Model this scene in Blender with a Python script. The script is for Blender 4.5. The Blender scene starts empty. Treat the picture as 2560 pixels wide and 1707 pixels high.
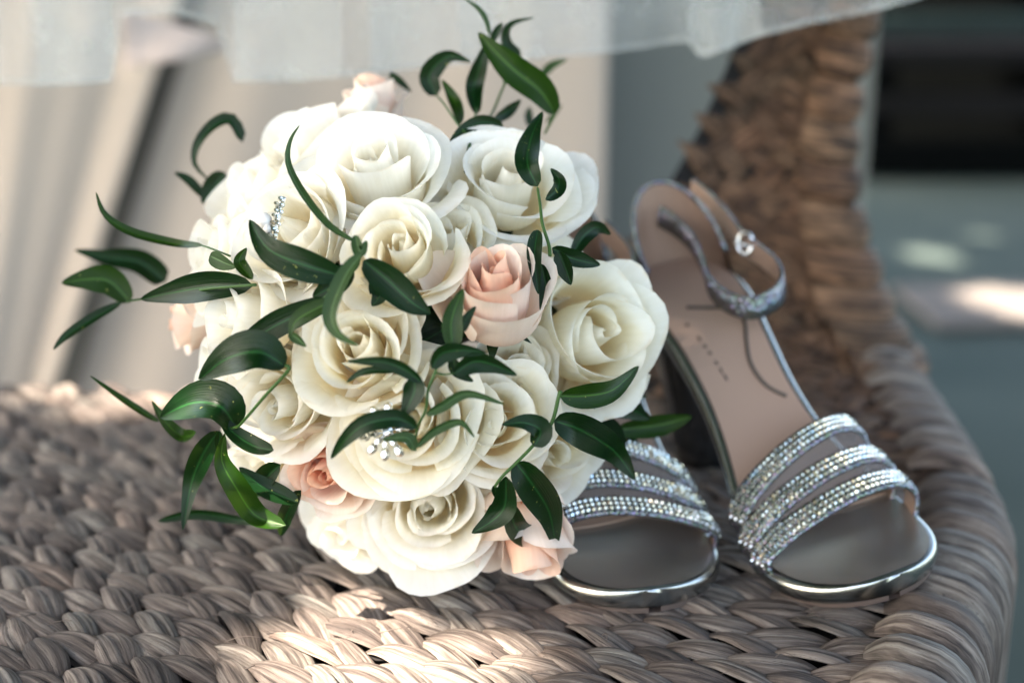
import bpy, math, random
import numpy as np
from mathutils import Vector, Matrix, noise as mnoise

# ------------------------------------------------------------------ camera, sky, sun, exposure
SC = bpy.context.scene
COL = SC.collection
rad = math.radians
ZS = 0.42                      # height of the woven seat above the paving
CAMH = 0.353                   # camera above the seat
PITCH = rad(18.0)
LENS, SENSOR, SRC_W, SRC_H = 50.0, 36.0, 2560.0, 1707.0
FPX = SRC_W * LENS / SENSOR
CAM = Vector((0, 0, ZS + CAMH))
FWD = Vector((0, math.cos(PITCH), -math.sin(PITCH)))
UP = Vector((0, math.sin(PITCH), math.cos(PITCH)))
RIGHT = Vector((1, 0, 0))

cam_d = bpy.data.cameras.new('camera')
cam = bpy.data.objects.new('camera', cam_d)
COL.objects.link(cam)
cam.location = CAM
cam.rotation_euler = (math.pi / 2 - PITCH, 0, 0)
cam_d.lens = LENS
cam_d.sensor_width = SENSOR
cam_d.clip_start = 0.02
cam_d.clip_end = 300
cam_d.dof.use_dof = True
cam_d.dof.focus_distance = 0.665
cam_d.dof.aperture_fstop = 3.2
SC.camera = cam

SUN_DIR = Vector((-0.66, -0.22, 0.80)).normalized()    # towards the sun
world = bpy.data.worlds.new('World')
SC.world = world
world.use_nodes = True
wn = world.node_tree
bg = wn.nodes['Background']
sky = wn.nodes.new('ShaderNodeTexSky')
sky.sky_type = 'NISHITA'
sky.sun_disc = False
sky.sun_elevation = math.asin(SUN_DIR.z)
sky.sun_rotation = math.atan2(SUN_DIR.x, SUN_DIR.y)
sky.air_density = 0.8
sky.dust_density = 3.0
sky.ozone_density = 0.6
wn.links.new(sky.outputs[0], bg.inputs[0])
bg.inputs[1].default_value = 0.13
sun_d = bpy.data.lights.new('sun', 'SUN')
sun_d.energy = 4.5
sun_d.angle = rad(0.55)
sun_d.color = (1.0, 0.93, 0.93)
sun = bpy.data.objects.new('sun', sun_d)
COL.objects.link(sun)
sun.location = SUN_DIR * 6
sun.rotation_euler = SUN_DIR.to_track_quat('Z', 'Y').to_euler()

vs = SC.view_settings
vs.view_transform = 'Standard'
vs.look = 'None'
vs.gamma = 1
vs.use_curve_mapping = False
vs.exposure = 3.2
try:
    vs.use_white_balance = True
    vs.white_balance_temperature = 7750
    vs.white_balance_tint = 6
except Exception:
    pass
SC.cycles.use_denoising = True
SC.cycles.max_bounces = 12
SC.cycles.diffuse_bounces = 8
SC.cycles.glossy_bounces = 4
SC.cycles.transmission_bounces = 6
SC.cycles.transparent_max_bounces = 16
SC.cycles.caustics_reflective = False
SC.cycles.caustics_refractive = False
SC.cycles.sample_clamp_indirect = 6

# ------------------------------------------------------------------ helpers
def ray(px, py):
    return FWD + RIGHT * ((px - SRC_W / 2) / FPX) + UP * ((SRC_H / 2 - py) / FPX)
def P(px, py, d):                       # photo pixel at a depth along the view axis
    return CAM + ray(px, py) * d
def PZ(px, py, z=0.0):                  # photo pixel on the level z above the seat
    r = ray(px, py)
    return CAM + r * ((ZS + z - CAM.z) / r.z)
def PY(px, py, y):                      # photo pixel at world distance y
    r = ray(px, py)
    return CAM + r * (y / r.y)
def proj(p):
    q = p - CAM
    d = q.dot(FWD)
    return (SRC_W / 2 + q.dot(RIGHT) / d * FPX, SRC_H / 2 - q.dot(UP) / d * FPX, d)
def lerp(a, b, t):
    return a + (b - a) * t
def smooth(a, b, x):
    t = min(1, max(0, (x - a) / (b - a)))
    return t * t * (3 - 2 * t)
def interp(x, xs, ys):
    return float(np.interp(x, xs, ys))
def catmull(pts, n):
    """n points along a smooth curve through pts (Vectors or numbers)"""
    out = []
    m = len(pts) - 1
    for k in range(n):
        t = k / (n - 1) * m
        i = min(int(t), m - 1)
        f = t - i
        p0, p1, p2, p3 = pts[max(i - 1, 0)], pts[i], pts[i + 1], pts[min(i + 2, m)]
        out.append(0.5 * ((2 * p1) + (p2 - p0) * f + (2 * p0 - 5 * p1 + 4 * p2 - p3) * f * f + (3 * p1 - p0 - 3 * p2 + p3) * f ** 3))
    return out

def tag(o, label=None, cat=None, group=None, kind=None):
    if label: o['label'] = label
    if cat: o['category'] = cat
    if group: o['group'] = group
    if kind: o['kind'] = kind
    return o
def thing(name, loc, label, cat, group=None):
    o = bpy.data.objects.new(name, None)
    COL.objects.link(o)
    o.location = loc
    o.empty_display_size = 0.02
    return tag(o, label, cat, group)
def origin(o):
    v = Vector((0, 0, 0))
    while o is not None:
        v = v + o.location
        o = o.parent
    return v
def mesh(name, verts, faces, mat, uvs=None, smooth_=True, attr=None):
    me = bpy.data.meshes.new(name)
    me.from_pydata([tuple(v) for v in verts], [], faces)
    if smooth_:
        me.polygons.foreach_set('use_smooth', [True] * len(me.polygons))
    if uvs is not None:
        ul = me.uv_layers.new(name='UVMap')
        li = np.zeros(len(me.loops), dtype=np.int32)
        me.loops.foreach_get('vertex_index', li)
        ul.data.foreach_set('uv', np.asarray(uvs, dtype=np.float32)[li].ravel())
    if attr is not None:
        a = me.attributes.new('rnd', 'FLOAT', 'POINT')
        a.data.foreach_set('value', np.asarray(attr, dtype=np.float32))
    if mat is not None:
        me.materials.append(mat)
    me.update()
    return me
def part(name, verts, faces, mat, parent=None, uvs=None, smooth_=True, attr=None, kind=None, loc=None):
    """verts in world space; the object's origin goes to loc (or the parent's origin)"""
    o_par = origin(parent) if parent is not None else Vector((0, 0, 0))
    lw = Vector(loc) if loc is not None else o_par
    me = mesh(name, [Vector(v) - lw for v in verts], faces, mat, uvs, smooth_, attr)
    o = bpy.data.objects.new(name, me)
    COL.objects.link(o)
    o.location = lw - o_par
    if parent is not None:
        o.parent = parent
    if kind: o['kind'] = kind
    return o
def grid_faces(nu, nv, close=False, off=0):
    f = []
    for j in range(nv - 1):
        for i in range(nu if close else nu - 1):
            a, b = j * nu + i, j * nu + (i + 1) % nu
            f.append((off + a, off + b, off + b + nu, off + a + nu))
    return f
def tube(pts, r, n=8, r_end=None, cap=True):
    """tube through pts, returns verts, faces"""
    V, F = [], []
    m = len(pts)
    nrm = None
    for k, p in enumerate(pts):
        t = (pts[min(k + 1, m - 1)] - pts[max(k - 1, 0)]).normalized()
        if nrm is None:
            nrm = t.cross(Vector((0.3, 0.2, 0.93)))
            if nrm.length < 1e-3: nrm = t.cross(Vector((1, 0, 0)))
        nrm = (nrm - t * nrm.dot(t)).normalized()
        bn = t.cross(nrm)
        rr = r if r_end is None else lerp(r, r_end, k / (m - 1))
        if callable(rr): rr = rr(k / (m - 1))
        for i in range(n):
            a = 2 * math.pi * i / n
            V.append(p + nrm * (math.cos(a) * rr) + bn * (math.sin(a) * rr))
    F = grid_faces(n, m, True)
    if cap:
        F.append(tuple(range(n))[::-1])
        F.append(tuple(range((m - 1) * n, m * n)))
    return V, F
def merge(chunks):
    V, F = [], []
    for v, f in chunks:
        o = len(V)
        V += list(v)
        F += [tuple(i + o for i in q) for q in f]
    return V, F
def box(c, sx, sy, sz, rz=0, bev=0.0):
    """box with chamfered vertical and top edges"""
    V, F = [], []
    b = min(bev, sx * .45, sy * .45, sz * .45)
    levels = [(0, b), (b, 0), (sz - b, 0), (sz, b)] if b > 0 else [(0, 0), (sz, 0)]
    R = Matrix.Rotation(rz, 3, 'Z')
    for z, ins in levels:
        x, y = sx / 2 - ins, sy / 2 - ins
        for dx, dy in ((-x, -y), (x, -y), (x, y), (-x, y)):
            V.append(Vector(c) + R @ Vector((dx, dy, z)))
    F = grid_faces(4, len(levels), True) + [(3, 2, 1, 0), tuple(len(V) - 4 + i for i in range(4))]
    return V, F

# ------------------------------------------------------------------ materials
def mat(name):
    m = bpy.data.materials.new(name)
    m.use_nodes = True
    nt = m.node_tree
    nt.nodes.clear()
    return m, nt, nt.nodes, nt.links
def nd(nt, t, **kw):
    n = nt.nodes.new(t)
    for k, v in kw.items():
        if k.startswith('i_'):
            n.inputs[k[2:].replace('_', ' ')].default_value = v
        else:
            setattr(n, k, v)
    return n
def ramp(nt, stops):
    r = nt.nodes.new('ShaderNodeValToRGB')
    e = r.color_ramp.elements
    while len(e) > 1: e.remove(e[-1])
    e[0].position = stops[0][0]; e[0].color = (*stops[0][1], 1)
    for p, c in stops[1:]:
        x = e.new(p); x.color = (*c, 1)
    return r
def mix(nt, a, b, fac, bt='MIX'):
    n = nt.nodes.new('ShaderNodeMix')
    n.data_type = 'RGBA'; n.blend_type = bt
    for s, v in ((n.inputs[0], fac), (n.inputs[6], a), (n.inputs[7], b)):
        if isinstance(v, bpy.types.NodeSocket): nt.links.new(v, s)
        elif isinstance(v, (int, float)): s.default_value = v
        else: s.default_value = (*v, 1)
    return n.outputs[2]
def fin(nt, shader):
    o = nt.nodes.new('ShaderNodeOutputMaterial')
    nt.links.new(shader, o.inputs[0])
def pbsdf(nt, **kw):
    b = nt.nodes.new('ShaderNodeBsdfPrincipled')
    for k, v in kw.items():
        s = b.inputs[k.replace('_', ' ')]
        if isinstance(v, bpy.types.NodeSocket): nt.links.new(v, s)
        elif isinstance(v, tuple): s.default_value = (*v, 1)
        else: s.default_value = v
    return b
def uvsep(nt):
    uv = nt.nodes.new('ShaderNodeUVMap'); uv.uv_map = 'UVMap'
    s = nt.nodes.new('ShaderNodeSeparateXYZ')
    nt.links.new(uv.outputs[0], s.inputs[0])
    return uv.outputs[0], s.outputs[0], s.outputs[1]
def noise_at(nt, vec, scale, detail=3, rough=.5):
    n = nt.nodes.new('ShaderNodeTexNoise')
    n.inputs['Scale'].default_value = scale
    n.inputs['Detail'].default_value = detail
    n.inputs['Roughness'].default_value = rough
    if vec is not None: nt.links.new(vec, n.inputs['Vector'])
    return n.outputs[0]
def stretch(nt, vec, sx, sy, sz=1.0):
    m = nt.nodes.new('ShaderNodeMapping')
    m.inputs['Scale'].default_value = (sx, sy, sz)
    nt.links.new(vec, m.inputs[0])
    return m.outputs[0]
def objcoord(nt):
    return nt.nodes.new('ShaderNodeTexCoord').outputs['Object']
def bump(nt, h, strength, dist=0.001):
    b = nt.nodes.new('ShaderNodeBump')
    b.inputs['Strength'].default_value = strength
    b.inputs['Distance'].default_value = dist
    nt.links.new(h, b.inputs['Height'])
    return b.outputs[0]

def petal_mat(name, base, rim, heart, transl):
    m, nt, N, L = mat(name)
    uv, u, v = uvsep(nt)
    veins = noise_at(nt, stretch(nt, uv, 26, 1.6), 1.0, 3)
    blotch = noise_at(nt, objcoord(nt), 60, 3)
    r = ramp(nt, [(0.0, heart), (0.45, base), (0.92, rim), (1.0, rim)])
    L.new(v, r.inputs[0])
    c = mix(nt, r.outputs[0], (0.90, 0.86, 0.76), blotch, 'MULTIPLY')
    mm = N.new('ShaderNodeMath'); mm.operation = 'MULTIPLY'; mm.inputs[1].default_value = 0.5
    L.new(blotch, mm.inputs[0])
    c = mix(nt, r.outputs[0], c, mm.outputs[0])
    vr = ramp(nt, [(0.40, (0.955, 0.945, 0.92)), (0.60, (1, 1, 1))]); L.new(veins, vr.inputs[0])
    c = mix(nt, c, vr.outputs[0], 0.55, 'MULTIPLY')
    er = ramp(nt, [(0.945, (0, 0, 0)), (1.0, (1, 1, 1))]); L.new(v, er.inputs[0])
    en = ramp(nt, [(0.52, (0, 0, 0)), (0.66, (1, 1, 1))]); L.new(noise_at(nt, objcoord(nt), 130, 3), en.inputs[0])
    em = N.new('ShaderNodeMath'); em.operation = 'MULTIPLY'; L.new(er.outputs[0], em.inputs[0]); L.new(en.outputs[0], em.inputs[1])
    em2 = N.new('ShaderNodeMath'); em2.operation = 'MULTIPLY'; em2.inputs[1].default_value = .45; L.new(em.outputs[0], em2.inputs[0])
    c = mix(nt, c, tuple(x * y for x, y in zip(base, (.86, .74, .62))), em2.outputs[0])
    dent = noise_at(nt, objcoord(nt), 75, 2)
    hsum = N.new('ShaderNodeMath'); hsum.operation = 'MULTIPLY_ADD'; hsum.inputs[1].default_value = 2.2
    L.new(dent, hsum.inputs[0]); L.new(veins, hsum.inputs[2])
    b = pbsdf(nt, Base_Color=c, Roughness=0.55, Normal=bump(nt, hsum.outputs[0], 0.30, 0.0011))
    b.inputs['Specular IOR Level'].default_value = 0.28
    b.inputs['Sheen Weight'].default_value = 0.12
    t = N.new('ShaderNodeBsdfTranslucent')
    L.new(c, t.inputs[0])
    x = N.new('ShaderNodeMixShader'); x.inputs[0].default_value = transl
    L.new(b.outputs[0], x.inputs[1]); L.new(t.outputs[0], x.inputs[2])
    fin(nt, x.outputs[0])
    return m
M_WHITE = petal_mat('petal_ivory', (0.945, 0.91, 0.80), (0.955, 0.945, 0.91), (0.92, 0.77, 0.44), 0.52)
M_CREAM = petal_mat('petal_cream', (0.945, 0.88, 0.70), (0.955, 0.935, 0.865), (0.92, 0.70, 0.36), 0.52)
M_PEACH = petal_mat('petal_peach', (0.90, 0.51, 0.35), (0.92, 0.65, 0.51), (0.85, 0.25, 0.13), 0.34)
M_PALE = petal_mat('petal_pale_peach', (0.90, 0.72, 0.60), (0.92, 0.80, 0.71), (0.84, 0.47, 0.32), 0.34)

def leaf_mat(name, c1, c2, rough, transl=0.12):
    m, nt, N, L = mat(name)
    uv, u, v = uvsep(nt)
    st = noise_at(nt, stretch(nt, uv, 30, 1.2), 1.0, 2)
    bl = noise_at(nt, objcoord(nt), 90, 3)
    c = mix(nt, c1, c2, bl)
    c = mix(nt, c, tuple(x * 1.6 for x in c2), st, 'SOFT_LIGHT')
    du = N.new('ShaderNodeMath'); du.operation = 'SUBTRACT'; du.inputs[1].default_value = .5; L.new(u, du.inputs[0])
    da = N.new('ShaderNodeMath'); da.operation = 'ABSOLUTE'; L.new(du.outputs[0], da.inputs[0])
    mr = ramp(nt, [(0.0, (.75, .75, .75)), (0.05, (0, 0, 0))]); L.new(da.outputs[0], mr.inputs[0])
    c = mix(nt, c, tuple(x * 2.6 + .004 for x in c2), mr.outputs[0])
    sr_ = ramp(nt, [(0.42, (.72, .76, .70)), (0.62, (1.25, 1.2, 1.1))]); L.new(st, sr_.inputs[0])
    c = mix(nt, c, sr_.outputs[0], .8, 'MULTIPLY')
    spots = N.new('ShaderNodeMath'); spots.operation = 'GREATER_THAN'; spots.inputs[1].default_value = 0.715
    L.new(noise_at(nt, objcoord(nt), 420, 2), spots.inputs[0])
    sp2 = N.new('ShaderNodeMath'); sp2.operation = 'MULTIPLY'
    gate = ramp(nt, [(0.55, (0, 0, 0)), (0.62, (1, 1, 1))])
    L.new(noise_at(nt, objcoord(nt), 40, 1), gate.inputs[0])
    L.new(spots.outputs[0], sp2.inputs[0]); L.new(gate.outputs[0], sp2.inputs[1])
    c = mix(nt, c, (0.25, 0.26, 0.07), sp2.outputs[0])
    b = pbsdf(nt, Base_Color=c, Roughness=rough, Normal=bump(nt, st, 0.30, 0.0012))
    b.inputs['Specular IOR Level'].default_value = 0.20
    t = N.new('ShaderNodeBsdfTranslucent'); t.inputs[0].default_value = (0.05, 0.12, 0.012, 1)
    x = N.new('ShaderNodeMixShader'); x.inputs[0].default_value = transl
    L.new(b.outputs[0], x.inputs[1]); L.new(t.outputs[0], x.inputs[2])
    fin(nt, x.outputs[0])
    return m
M_LEAF = leaf_mat('leaf_dark_gloss', (0.0015, 0.018, 0.0045), (0.004, 0.036, 0.008), 0.33, .08)
M_LEAF2 = leaf_mat('leaf_olive', (0.010, 0.040, 0.003), (0.022, 0.064, 0.006), 0.32, 0.12)
M_LEAF3 = leaf_mat('leaf_pale', (0.030, 0.066, 0.024), (0.055, 0.100, 0.042), 0.42, 0.15)
M_STEM = leaf_mat('stem_green', (0.009, 0.025, 0.006), (0.017, 0.042, 0.010), 0.4, 0.0)

def fibre_mat(name, dark, mid, light, sat=1.0):
    m, nt, N, L = mat(name)
    uv, u, v = uvsep(nt)
    oi = N.new('ShaderNodeObjectInfo')
    at = N.new('ShaderNodeAttribute'); at.attribute_name = 'rnd'
    ad = N.new('ShaderNodeMath'); ad.operation = 'ADD'
    L.new(oi.outputs['Random'], ad.inputs[0]); L.new(at.outputs['Fac'], ad.inputs[1])
    fr = N.new('ShaderNodeMath'); fr.operation = 'FRACT'; L.new(ad.outputs[0], fr.inputs[0])
    R = fr.outputs[0]
    cx = N.new('ShaderNodeCombineXYZ')
    mu = N.new('ShaderNodeMath'); mu.operation = 'MULTIPLY'; mu.inputs[1].default_value = 47.0
    L.new(R, mu.inputs[0]); L.new(mu.outputs[0], cx.inputs[0]); L.new(mu.outputs[0], cx.inputs[2])
    va = N.new('ShaderNodeVectorMath'); va.operation = 'ADD'
    L.new(uv, va.inputs[0]); L.new(cx.outputs[0], va.inputs[1])
    vec = va.outputs[0]
    fine = noise_at(nt, stretch(nt, vec, 1.4, 17), 1.0, 5, .75)
    broad = noise_at(nt, stretch(nt, vec, 1.6, 7), 1.0, 3, .6)
    speck = noise_at(nt, stretch(nt, vec, 16, 60), 1.0, 3, .7)
    r = ramp(nt, [(0.36, dark), (0.48, mid), (0.63, light)])
    # tone per strand
    tone = ramp(nt, [(0.0, (0.36, 0.33, 0.32)), (0.10, (0.55, 0.50, 0.47)), (0.30, (0.85, 0.80, 0.76)), (0.6, (1.0, 0.96, 0.90)), (0.8, (0.92, 0.97, 0.94)), (1.0, (1.05, 0.90, 0.80))])
    L.new(R, tone.inputs[0])
    mx = N.new('ShaderNodeMath'); mx.operation = 'MULTIPLY_ADD'; mx.inputs[1].default_value = 0.55
    b2 = N.new('ShaderNodeMath'); b2.operation = 'MULTIPLY'; b2.inputs[1].default_value = 0.45
    L.new(fine, b2.inputs[0]); L.new(broad, mx.inputs[0]); L.new(b2.outputs[0], mx.inputs[2])
    L.new(mx.outputs[0], r.inputs[0])
    c = mix(nt, r.outputs[0], tone.outputs[0], 1.0, 'MULTIPLY')
    # dark mildew specks on some strands
    sr = ramp(nt, [(0.60, (0, 0, 0)), (0.66, (1, 1, 1))])
    L.new(speck, sr.inputs[0])
    gt = ramp(nt, [(0.48, (0, 0, 0)), (0.62, (1, 1, 1))])
    L.new(broad, gt.inputs[0])
    g2 = N.new('ShaderNodeMath'); g2.operation = 'MULTIPLY'
    L.new(sr.outputs[0], g2.inputs[0]); L.new(gt.outputs[0], g2.inputs[1])
    c = mix(nt, c, tuple(x * .35 for x in dark), g2.outputs[0])
    b = pbsdf(nt, Base_Color=c, Roughness=0.62, Normal=bump(nt, fine, 0.9, 0.0016))
    b.inputs['Specular IOR Level'].default_value = 0.3
    fin(nt, b.outputs[0])
    return m
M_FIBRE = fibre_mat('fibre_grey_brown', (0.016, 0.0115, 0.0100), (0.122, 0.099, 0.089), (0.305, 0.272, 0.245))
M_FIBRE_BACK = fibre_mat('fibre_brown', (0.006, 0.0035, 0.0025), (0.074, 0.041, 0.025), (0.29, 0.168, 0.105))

def plain(name, col, rough=.6, metal=0.0, noise_amt=0.15, scale=30, bmp=0.0, spec=0.4, bscale=None):
    m, nt, N, L = mat(name)
    oc = objcoord(nt)
    n = noise_at(nt, oc, scale, 4)
    c = mix(nt, tuple(x * (1 - noise_amt) for x in col), tuple(min(1, x * (1 + noise_amt)) for x in col), n)
    kw = dict(Base_Color=c, Roughness=rough, Metallic=metal)
    if bmp: kw['Normal'] = bump(nt, noise_at(nt, oc, bscale or scale * 6, 3), bmp, 0.0008)
    b = pbsdf(nt, **kw)
    b.inputs['Specular IOR Level'].default_value = spec
    fin(nt, b.outputs[0])
    return m
M_UNDER = plain('fibre_shadow_core', (0.010, 0.008, 0.007), .9, bmp=.5, scale=80)  # core taken near black, shade of the plait gaps put into its colour
M_SOCK = plain('insole_blush_leather', (0.32, 0.212, 0.160), .42, noise_amt=.05, scale=20, bmp=.1, bscale=900)
M_SILVER = plain('silver_leather', (0.42, 0.43, 0.42), .20, metal=1.0, noise_amt=.08, scale=40, bmp=.10, bscale=1500)
def lining_mat():
    m, nt, N, L = mat('silver_lining')
    oc = objcoord(nt)
    c = mix(nt, (0.56, 0.545, 0.525), (0.70, 0.69, 0.67), noise_at(nt, oc, 30, 3))
    sp = ramp(nt, [(0.70, (0, 0, 0)), (0.73, (1, 1, 1))]); L.new(noise_at(nt, oc, 520, 3, .6), sp.inputs[0])
    sc_ = ramp(nt, [(0.50, (0, 0, 0)), (0.60, (1, 1, 1))]); L.new(noise_at(nt, oc, 38, 2), sc_.inputs[0])
    g = N.new('ShaderNodeMath'); g.operation = 'MULTIPLY'; L.new(sp.outputs[0], g.inputs[0]); L.new(sc_.outputs[0], g.inputs[1])
    c = mix(nt, c, (0.75, 0.74, 0.72), g.outputs[0])
    b = pbsdf(nt, Base_Color=c, Roughness=0.27, Metallic=0.95, Normal=bump(nt, noise_at(nt, oc, 1300, 3), .16, .0006))
    fin(nt, b.outputs[0])
    return m
M_LINING = lining_mat()
M_OUTSOLE = plain('outsole_brown', (0.09, 0.065, 0.055), .45, noise_amt=.2, scale=60, bmp=.2)
M_HEEL = plain('heel_silver', (0.20, 0.20, 0.20), .22, metal=1.0, noise_amt=.08, scale=40)
M_INK = plain('logo_ink', (0.06, 0.045, 0.036), .5, noise_amt=.1)
M_BRASS = plain('buckle_metal', (0.75, 0.76, 0.76), .14, metal=1.0, noise_amt=.03)

def glitter_mat():
    m, nt, N, L = mat('silver_glitter')
    v = N.new('ShaderNodeTexVoronoi'); v.inputs['Scale'].default_value = 1300
    L.new(objcoord(nt), v.inputs['Vector'])
    hs = mix(nt, (0.16, 0.18, 0.18), v.outputs['Color'], 0.16)
    # every flake tilts its own way
    sub = N.new('ShaderNodeVectorMath'); sub.operation = 'SUBTRACT'; sub.inputs[1].default_value = (.5, .5, .5)
    L.new(v.outputs['Color'], sub.inputs[0])
    sc = N.new('ShaderNodeVectorMath'); sc.operation = 'SCALE'; sc.inputs['Scale'].default_value = 1.1
    L.new(sub.outputs[0], sc.inputs[0])
    g = N.new('ShaderNodeNewGeometry')
    ad = N.new('ShaderNodeVectorMath'); ad.operation = 'ADD'
    L.new(g.outputs['Normal'], ad.inputs[0]); L.new(sc.outputs[0], ad.inputs[1])
    nm = N.new('ShaderNodeVectorMath'); nm.operation = 'NORMALIZE'; L.new(ad.outputs[0], nm.inputs[0])
    b = pbsdf(nt, Base_Color=hs, Roughness=0.25, Metallic=0.85)
    L.new(nm.outputs[0], b.inputs['Normal'])
    fin(nt, b.outputs[0])
    return m
M_GLIT = glitter_mat()
def stone_mat():
    m, nt, N, L = mat('rhinestone')
    at = N.new('ShaderNodeAttribute'); at.attribute_name = 'rnd'
    r = ramp(nt, [(0, (.50, .54, .52)), (.35, (.74, .74, .68)), (.7, (.62, .67, .68)), (.90, (.80, .70, .54)), (1, (.48, .68, .88))])
    L.new(at.outputs['Fac'], r.inputs[0])
    b = pbsdf(nt, Base_Color=r.outputs[0], Roughness=0.06, Metallic=0.95)
    g = N.new('ShaderNodeBsdfGlass'); g.inputs['IOR'].default_value = 1.7; g.inputs['Roughness'].default_value = 0.02
    x = N.new('ShaderNodeMixShader'); x.inputs[0].default_value = 0.2
    L.new(b.outputs[0], x.inputs[1]); L.new(g.outputs[0], x.inputs[2])
    fin(nt, x.outputs[0])
    return m
M_STONE = stone_mat()
def crystal_mat():
    m, nt, N, L = mat('clear_crystal')
    b = pbsdf(nt, Base_Color=(0.97, 0.97, 0.96), Roughness=0.03, IOR=1.6)
    b.inputs['Transmission Weight'].default_value = 0.80
    b.inputs['Metallic'].default_value = 0.10
    fin(nt, b.outputs[0])
    return m
M_CRYSTAL = crystal_mat()
M_PEARL = plain('pearl', (0.82, 0.76, 0.70), .16, noise_amt=.02, spec=.7)

def sheer_mat(name, col, alpha, weave=900):
    m, nt, N, L = mat(name)
    oc = objcoord(nt)
    n = noise_at(nt, oc, 25, 3)
    d = N.new('ShaderNodeBsdfDiffuse'); d.inputs[0].default_value = (*col, 1)
    t = N.new('ShaderNodeBsdfTranslucent'); t.inputs[0].default_value = (*col, 1)
    x = N.new('ShaderNodeMixShader'); x.inputs[0].default_value = 0.5
    L.new(d.outputs[0], x.inputs[1]); L.new(t.outputs[0], x.inputs[2])
    tr = N.new('ShaderNodeBsdfTransparent')
    y = N.new('ShaderNodeMixShader')
    rr = ramp(nt, [(0.3, (alpha - .07,) * 3), (0.7, (alpha + .07,) * 3)])
    L.new(n, rr.inputs[0]); L.new(rr.outputs[0], y.inputs[0])
    L.new(tr.outputs[0], y.inputs[1]); L.new(x.outputs[0], y.inputs[2])
    fin(nt, y.outputs[0])
    return m
M_VEIL = sheer_mat('tulle_white', (0.66, 0.68, 0.665), 0.30)
M_MESH = sheer_mat('nude_mesh', (0.36, 0.34, 0.35), 0.42)

def cloth_mat(name, col, amt=.1):
    m, nt, N, L = mat(name)
    oc = objcoord(nt)
    c = mix(nt, tuple(x * (1 - amt) for x in col), tuple(x * (1 + amt) for x in col), noise_at(nt, oc, 6, 4))
    b = pbsdf(nt, Base_Color=c, Roughness=.85, Normal=bump(nt, noise_at(nt, oc, 700, 2), .2, .001))
    b.inputs['Sheen Weight'].default_value = .2
    fin(nt, b.outputs[0])
    return m
M_BEIGE = cloth_mat('beige_cloth', (0.41, 0.345, 0.292), .05)
M_BLUSH = cloth_mat('blush_cloth', (0.56, 0.45, 0.40))  # pink cloth, base lightened in place of sun falling on the fold
M_GREYWALL = plain('grey_wall_paint', (0.160, 0.168, 0.152), .8, noise_amt=.06, scale=3, bmp=.1)
M_SLIT = plain('slate_board', (0.12, 0.13, 0.13), .8, noise_amt=.1, scale=5)
M_DARK = plain('shade_black_timber', (0.0025, 0.003, 0.003), .9, spec=0.02, noise_amt=.3, scale=8, bmp=.2)  # bench timber taken near black, deep shade put into its colour
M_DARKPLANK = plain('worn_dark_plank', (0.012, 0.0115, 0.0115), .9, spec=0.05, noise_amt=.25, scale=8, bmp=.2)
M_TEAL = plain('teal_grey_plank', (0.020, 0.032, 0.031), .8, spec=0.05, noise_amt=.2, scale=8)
def paving_mat():
    m, nt, N, L = mat('grey_paving')
    oc = objcoord(nt)
    n = noise_at(nt, oc, 2.2, 5)
    f = noise_at(nt, oc, 60, 4)
    c = mix(nt, (0.026, 0.044, 0.041), (0.088, 0.106, 0.097), n)
    c = mix(nt, c, (0.5, 0.5, 0.48), f, 'SOFT_LIGHT')
    b = pbsdf(nt, Base_Color=c, Roughness=.9, Normal=bump(nt, f, .3, .004))
    b.inputs['Specular IOR Level'].default_value = 0.08
    fin(nt, b.outputs[0])
    return m
M_PAVE = paving_mat()

# ------------------------------------------------------------------ setting: paving, wall, drapes, bench
rng = random.Random(11)
gv, gf = [], []
part('paving', [(-30, -20, 0), (30, -20, 0), (30, 60, 0), (-30, 60, 0)], [(0, 1, 2, 3)], M_PAVE, smooth_=False).__setitem__('kind', 'structure')

wallV, wallF = box(((PY(1360, 400, 2.02).x + PY(1905, 400, 2.02).x) / 2, 2.06, 0), PY(1905, 400, 2.02).x - PY(1360, 400, 2.02).x + .3, 0.08, 1.9, bev=.01)
tag(part('grey_panel', wallV, wallF, M_GREYWALL, smooth_=False, loc=(0.3, 2.06, 0)), 'plain grey-green upright panel standing behind the woven chair back', 'panel')

def drape(name, label, cat, x0, x1, y, ztop, folds, amp, lean, mat_, seed, nx=90, nz=26):
    """hanging cloth; x0,x1 at the top edge (world x); lean shifts the hem sideways; folds deepen downwards"""
    r = random.Random(seed)
    ph = [r.uniform(0, 6.28) for _ in range(4)]
    V = []
    for j in range(nz):
        t = j / (nz - 1)
        z = lerp(ztop, 0.004, t)
        for i in range(nx):
            s = i / (nx - 1)
            xx = lerp(x0, x1, s) + lean(t, s)
            d = amp * (0.5 + .6 * t) * (math.sin(folds * 6.28 * s + ph[0] + 1.2 * math.sin(3 * s + ph[1]) + .6 * t) + .45 * math.sin(2.3 * folds * 6.28 * s + ph[2]))
            V.append(Vector((xx, y + d, z)))
    o = part(name, V, grid_faces(nx, nz), mat_, loc=((x0 + x1) / 2, y, 0))
    md = o.modifiers.new('thickness', 'SOLIDIFY'); md.thickness = 0.004
    return tag(o, label, cat)
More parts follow.
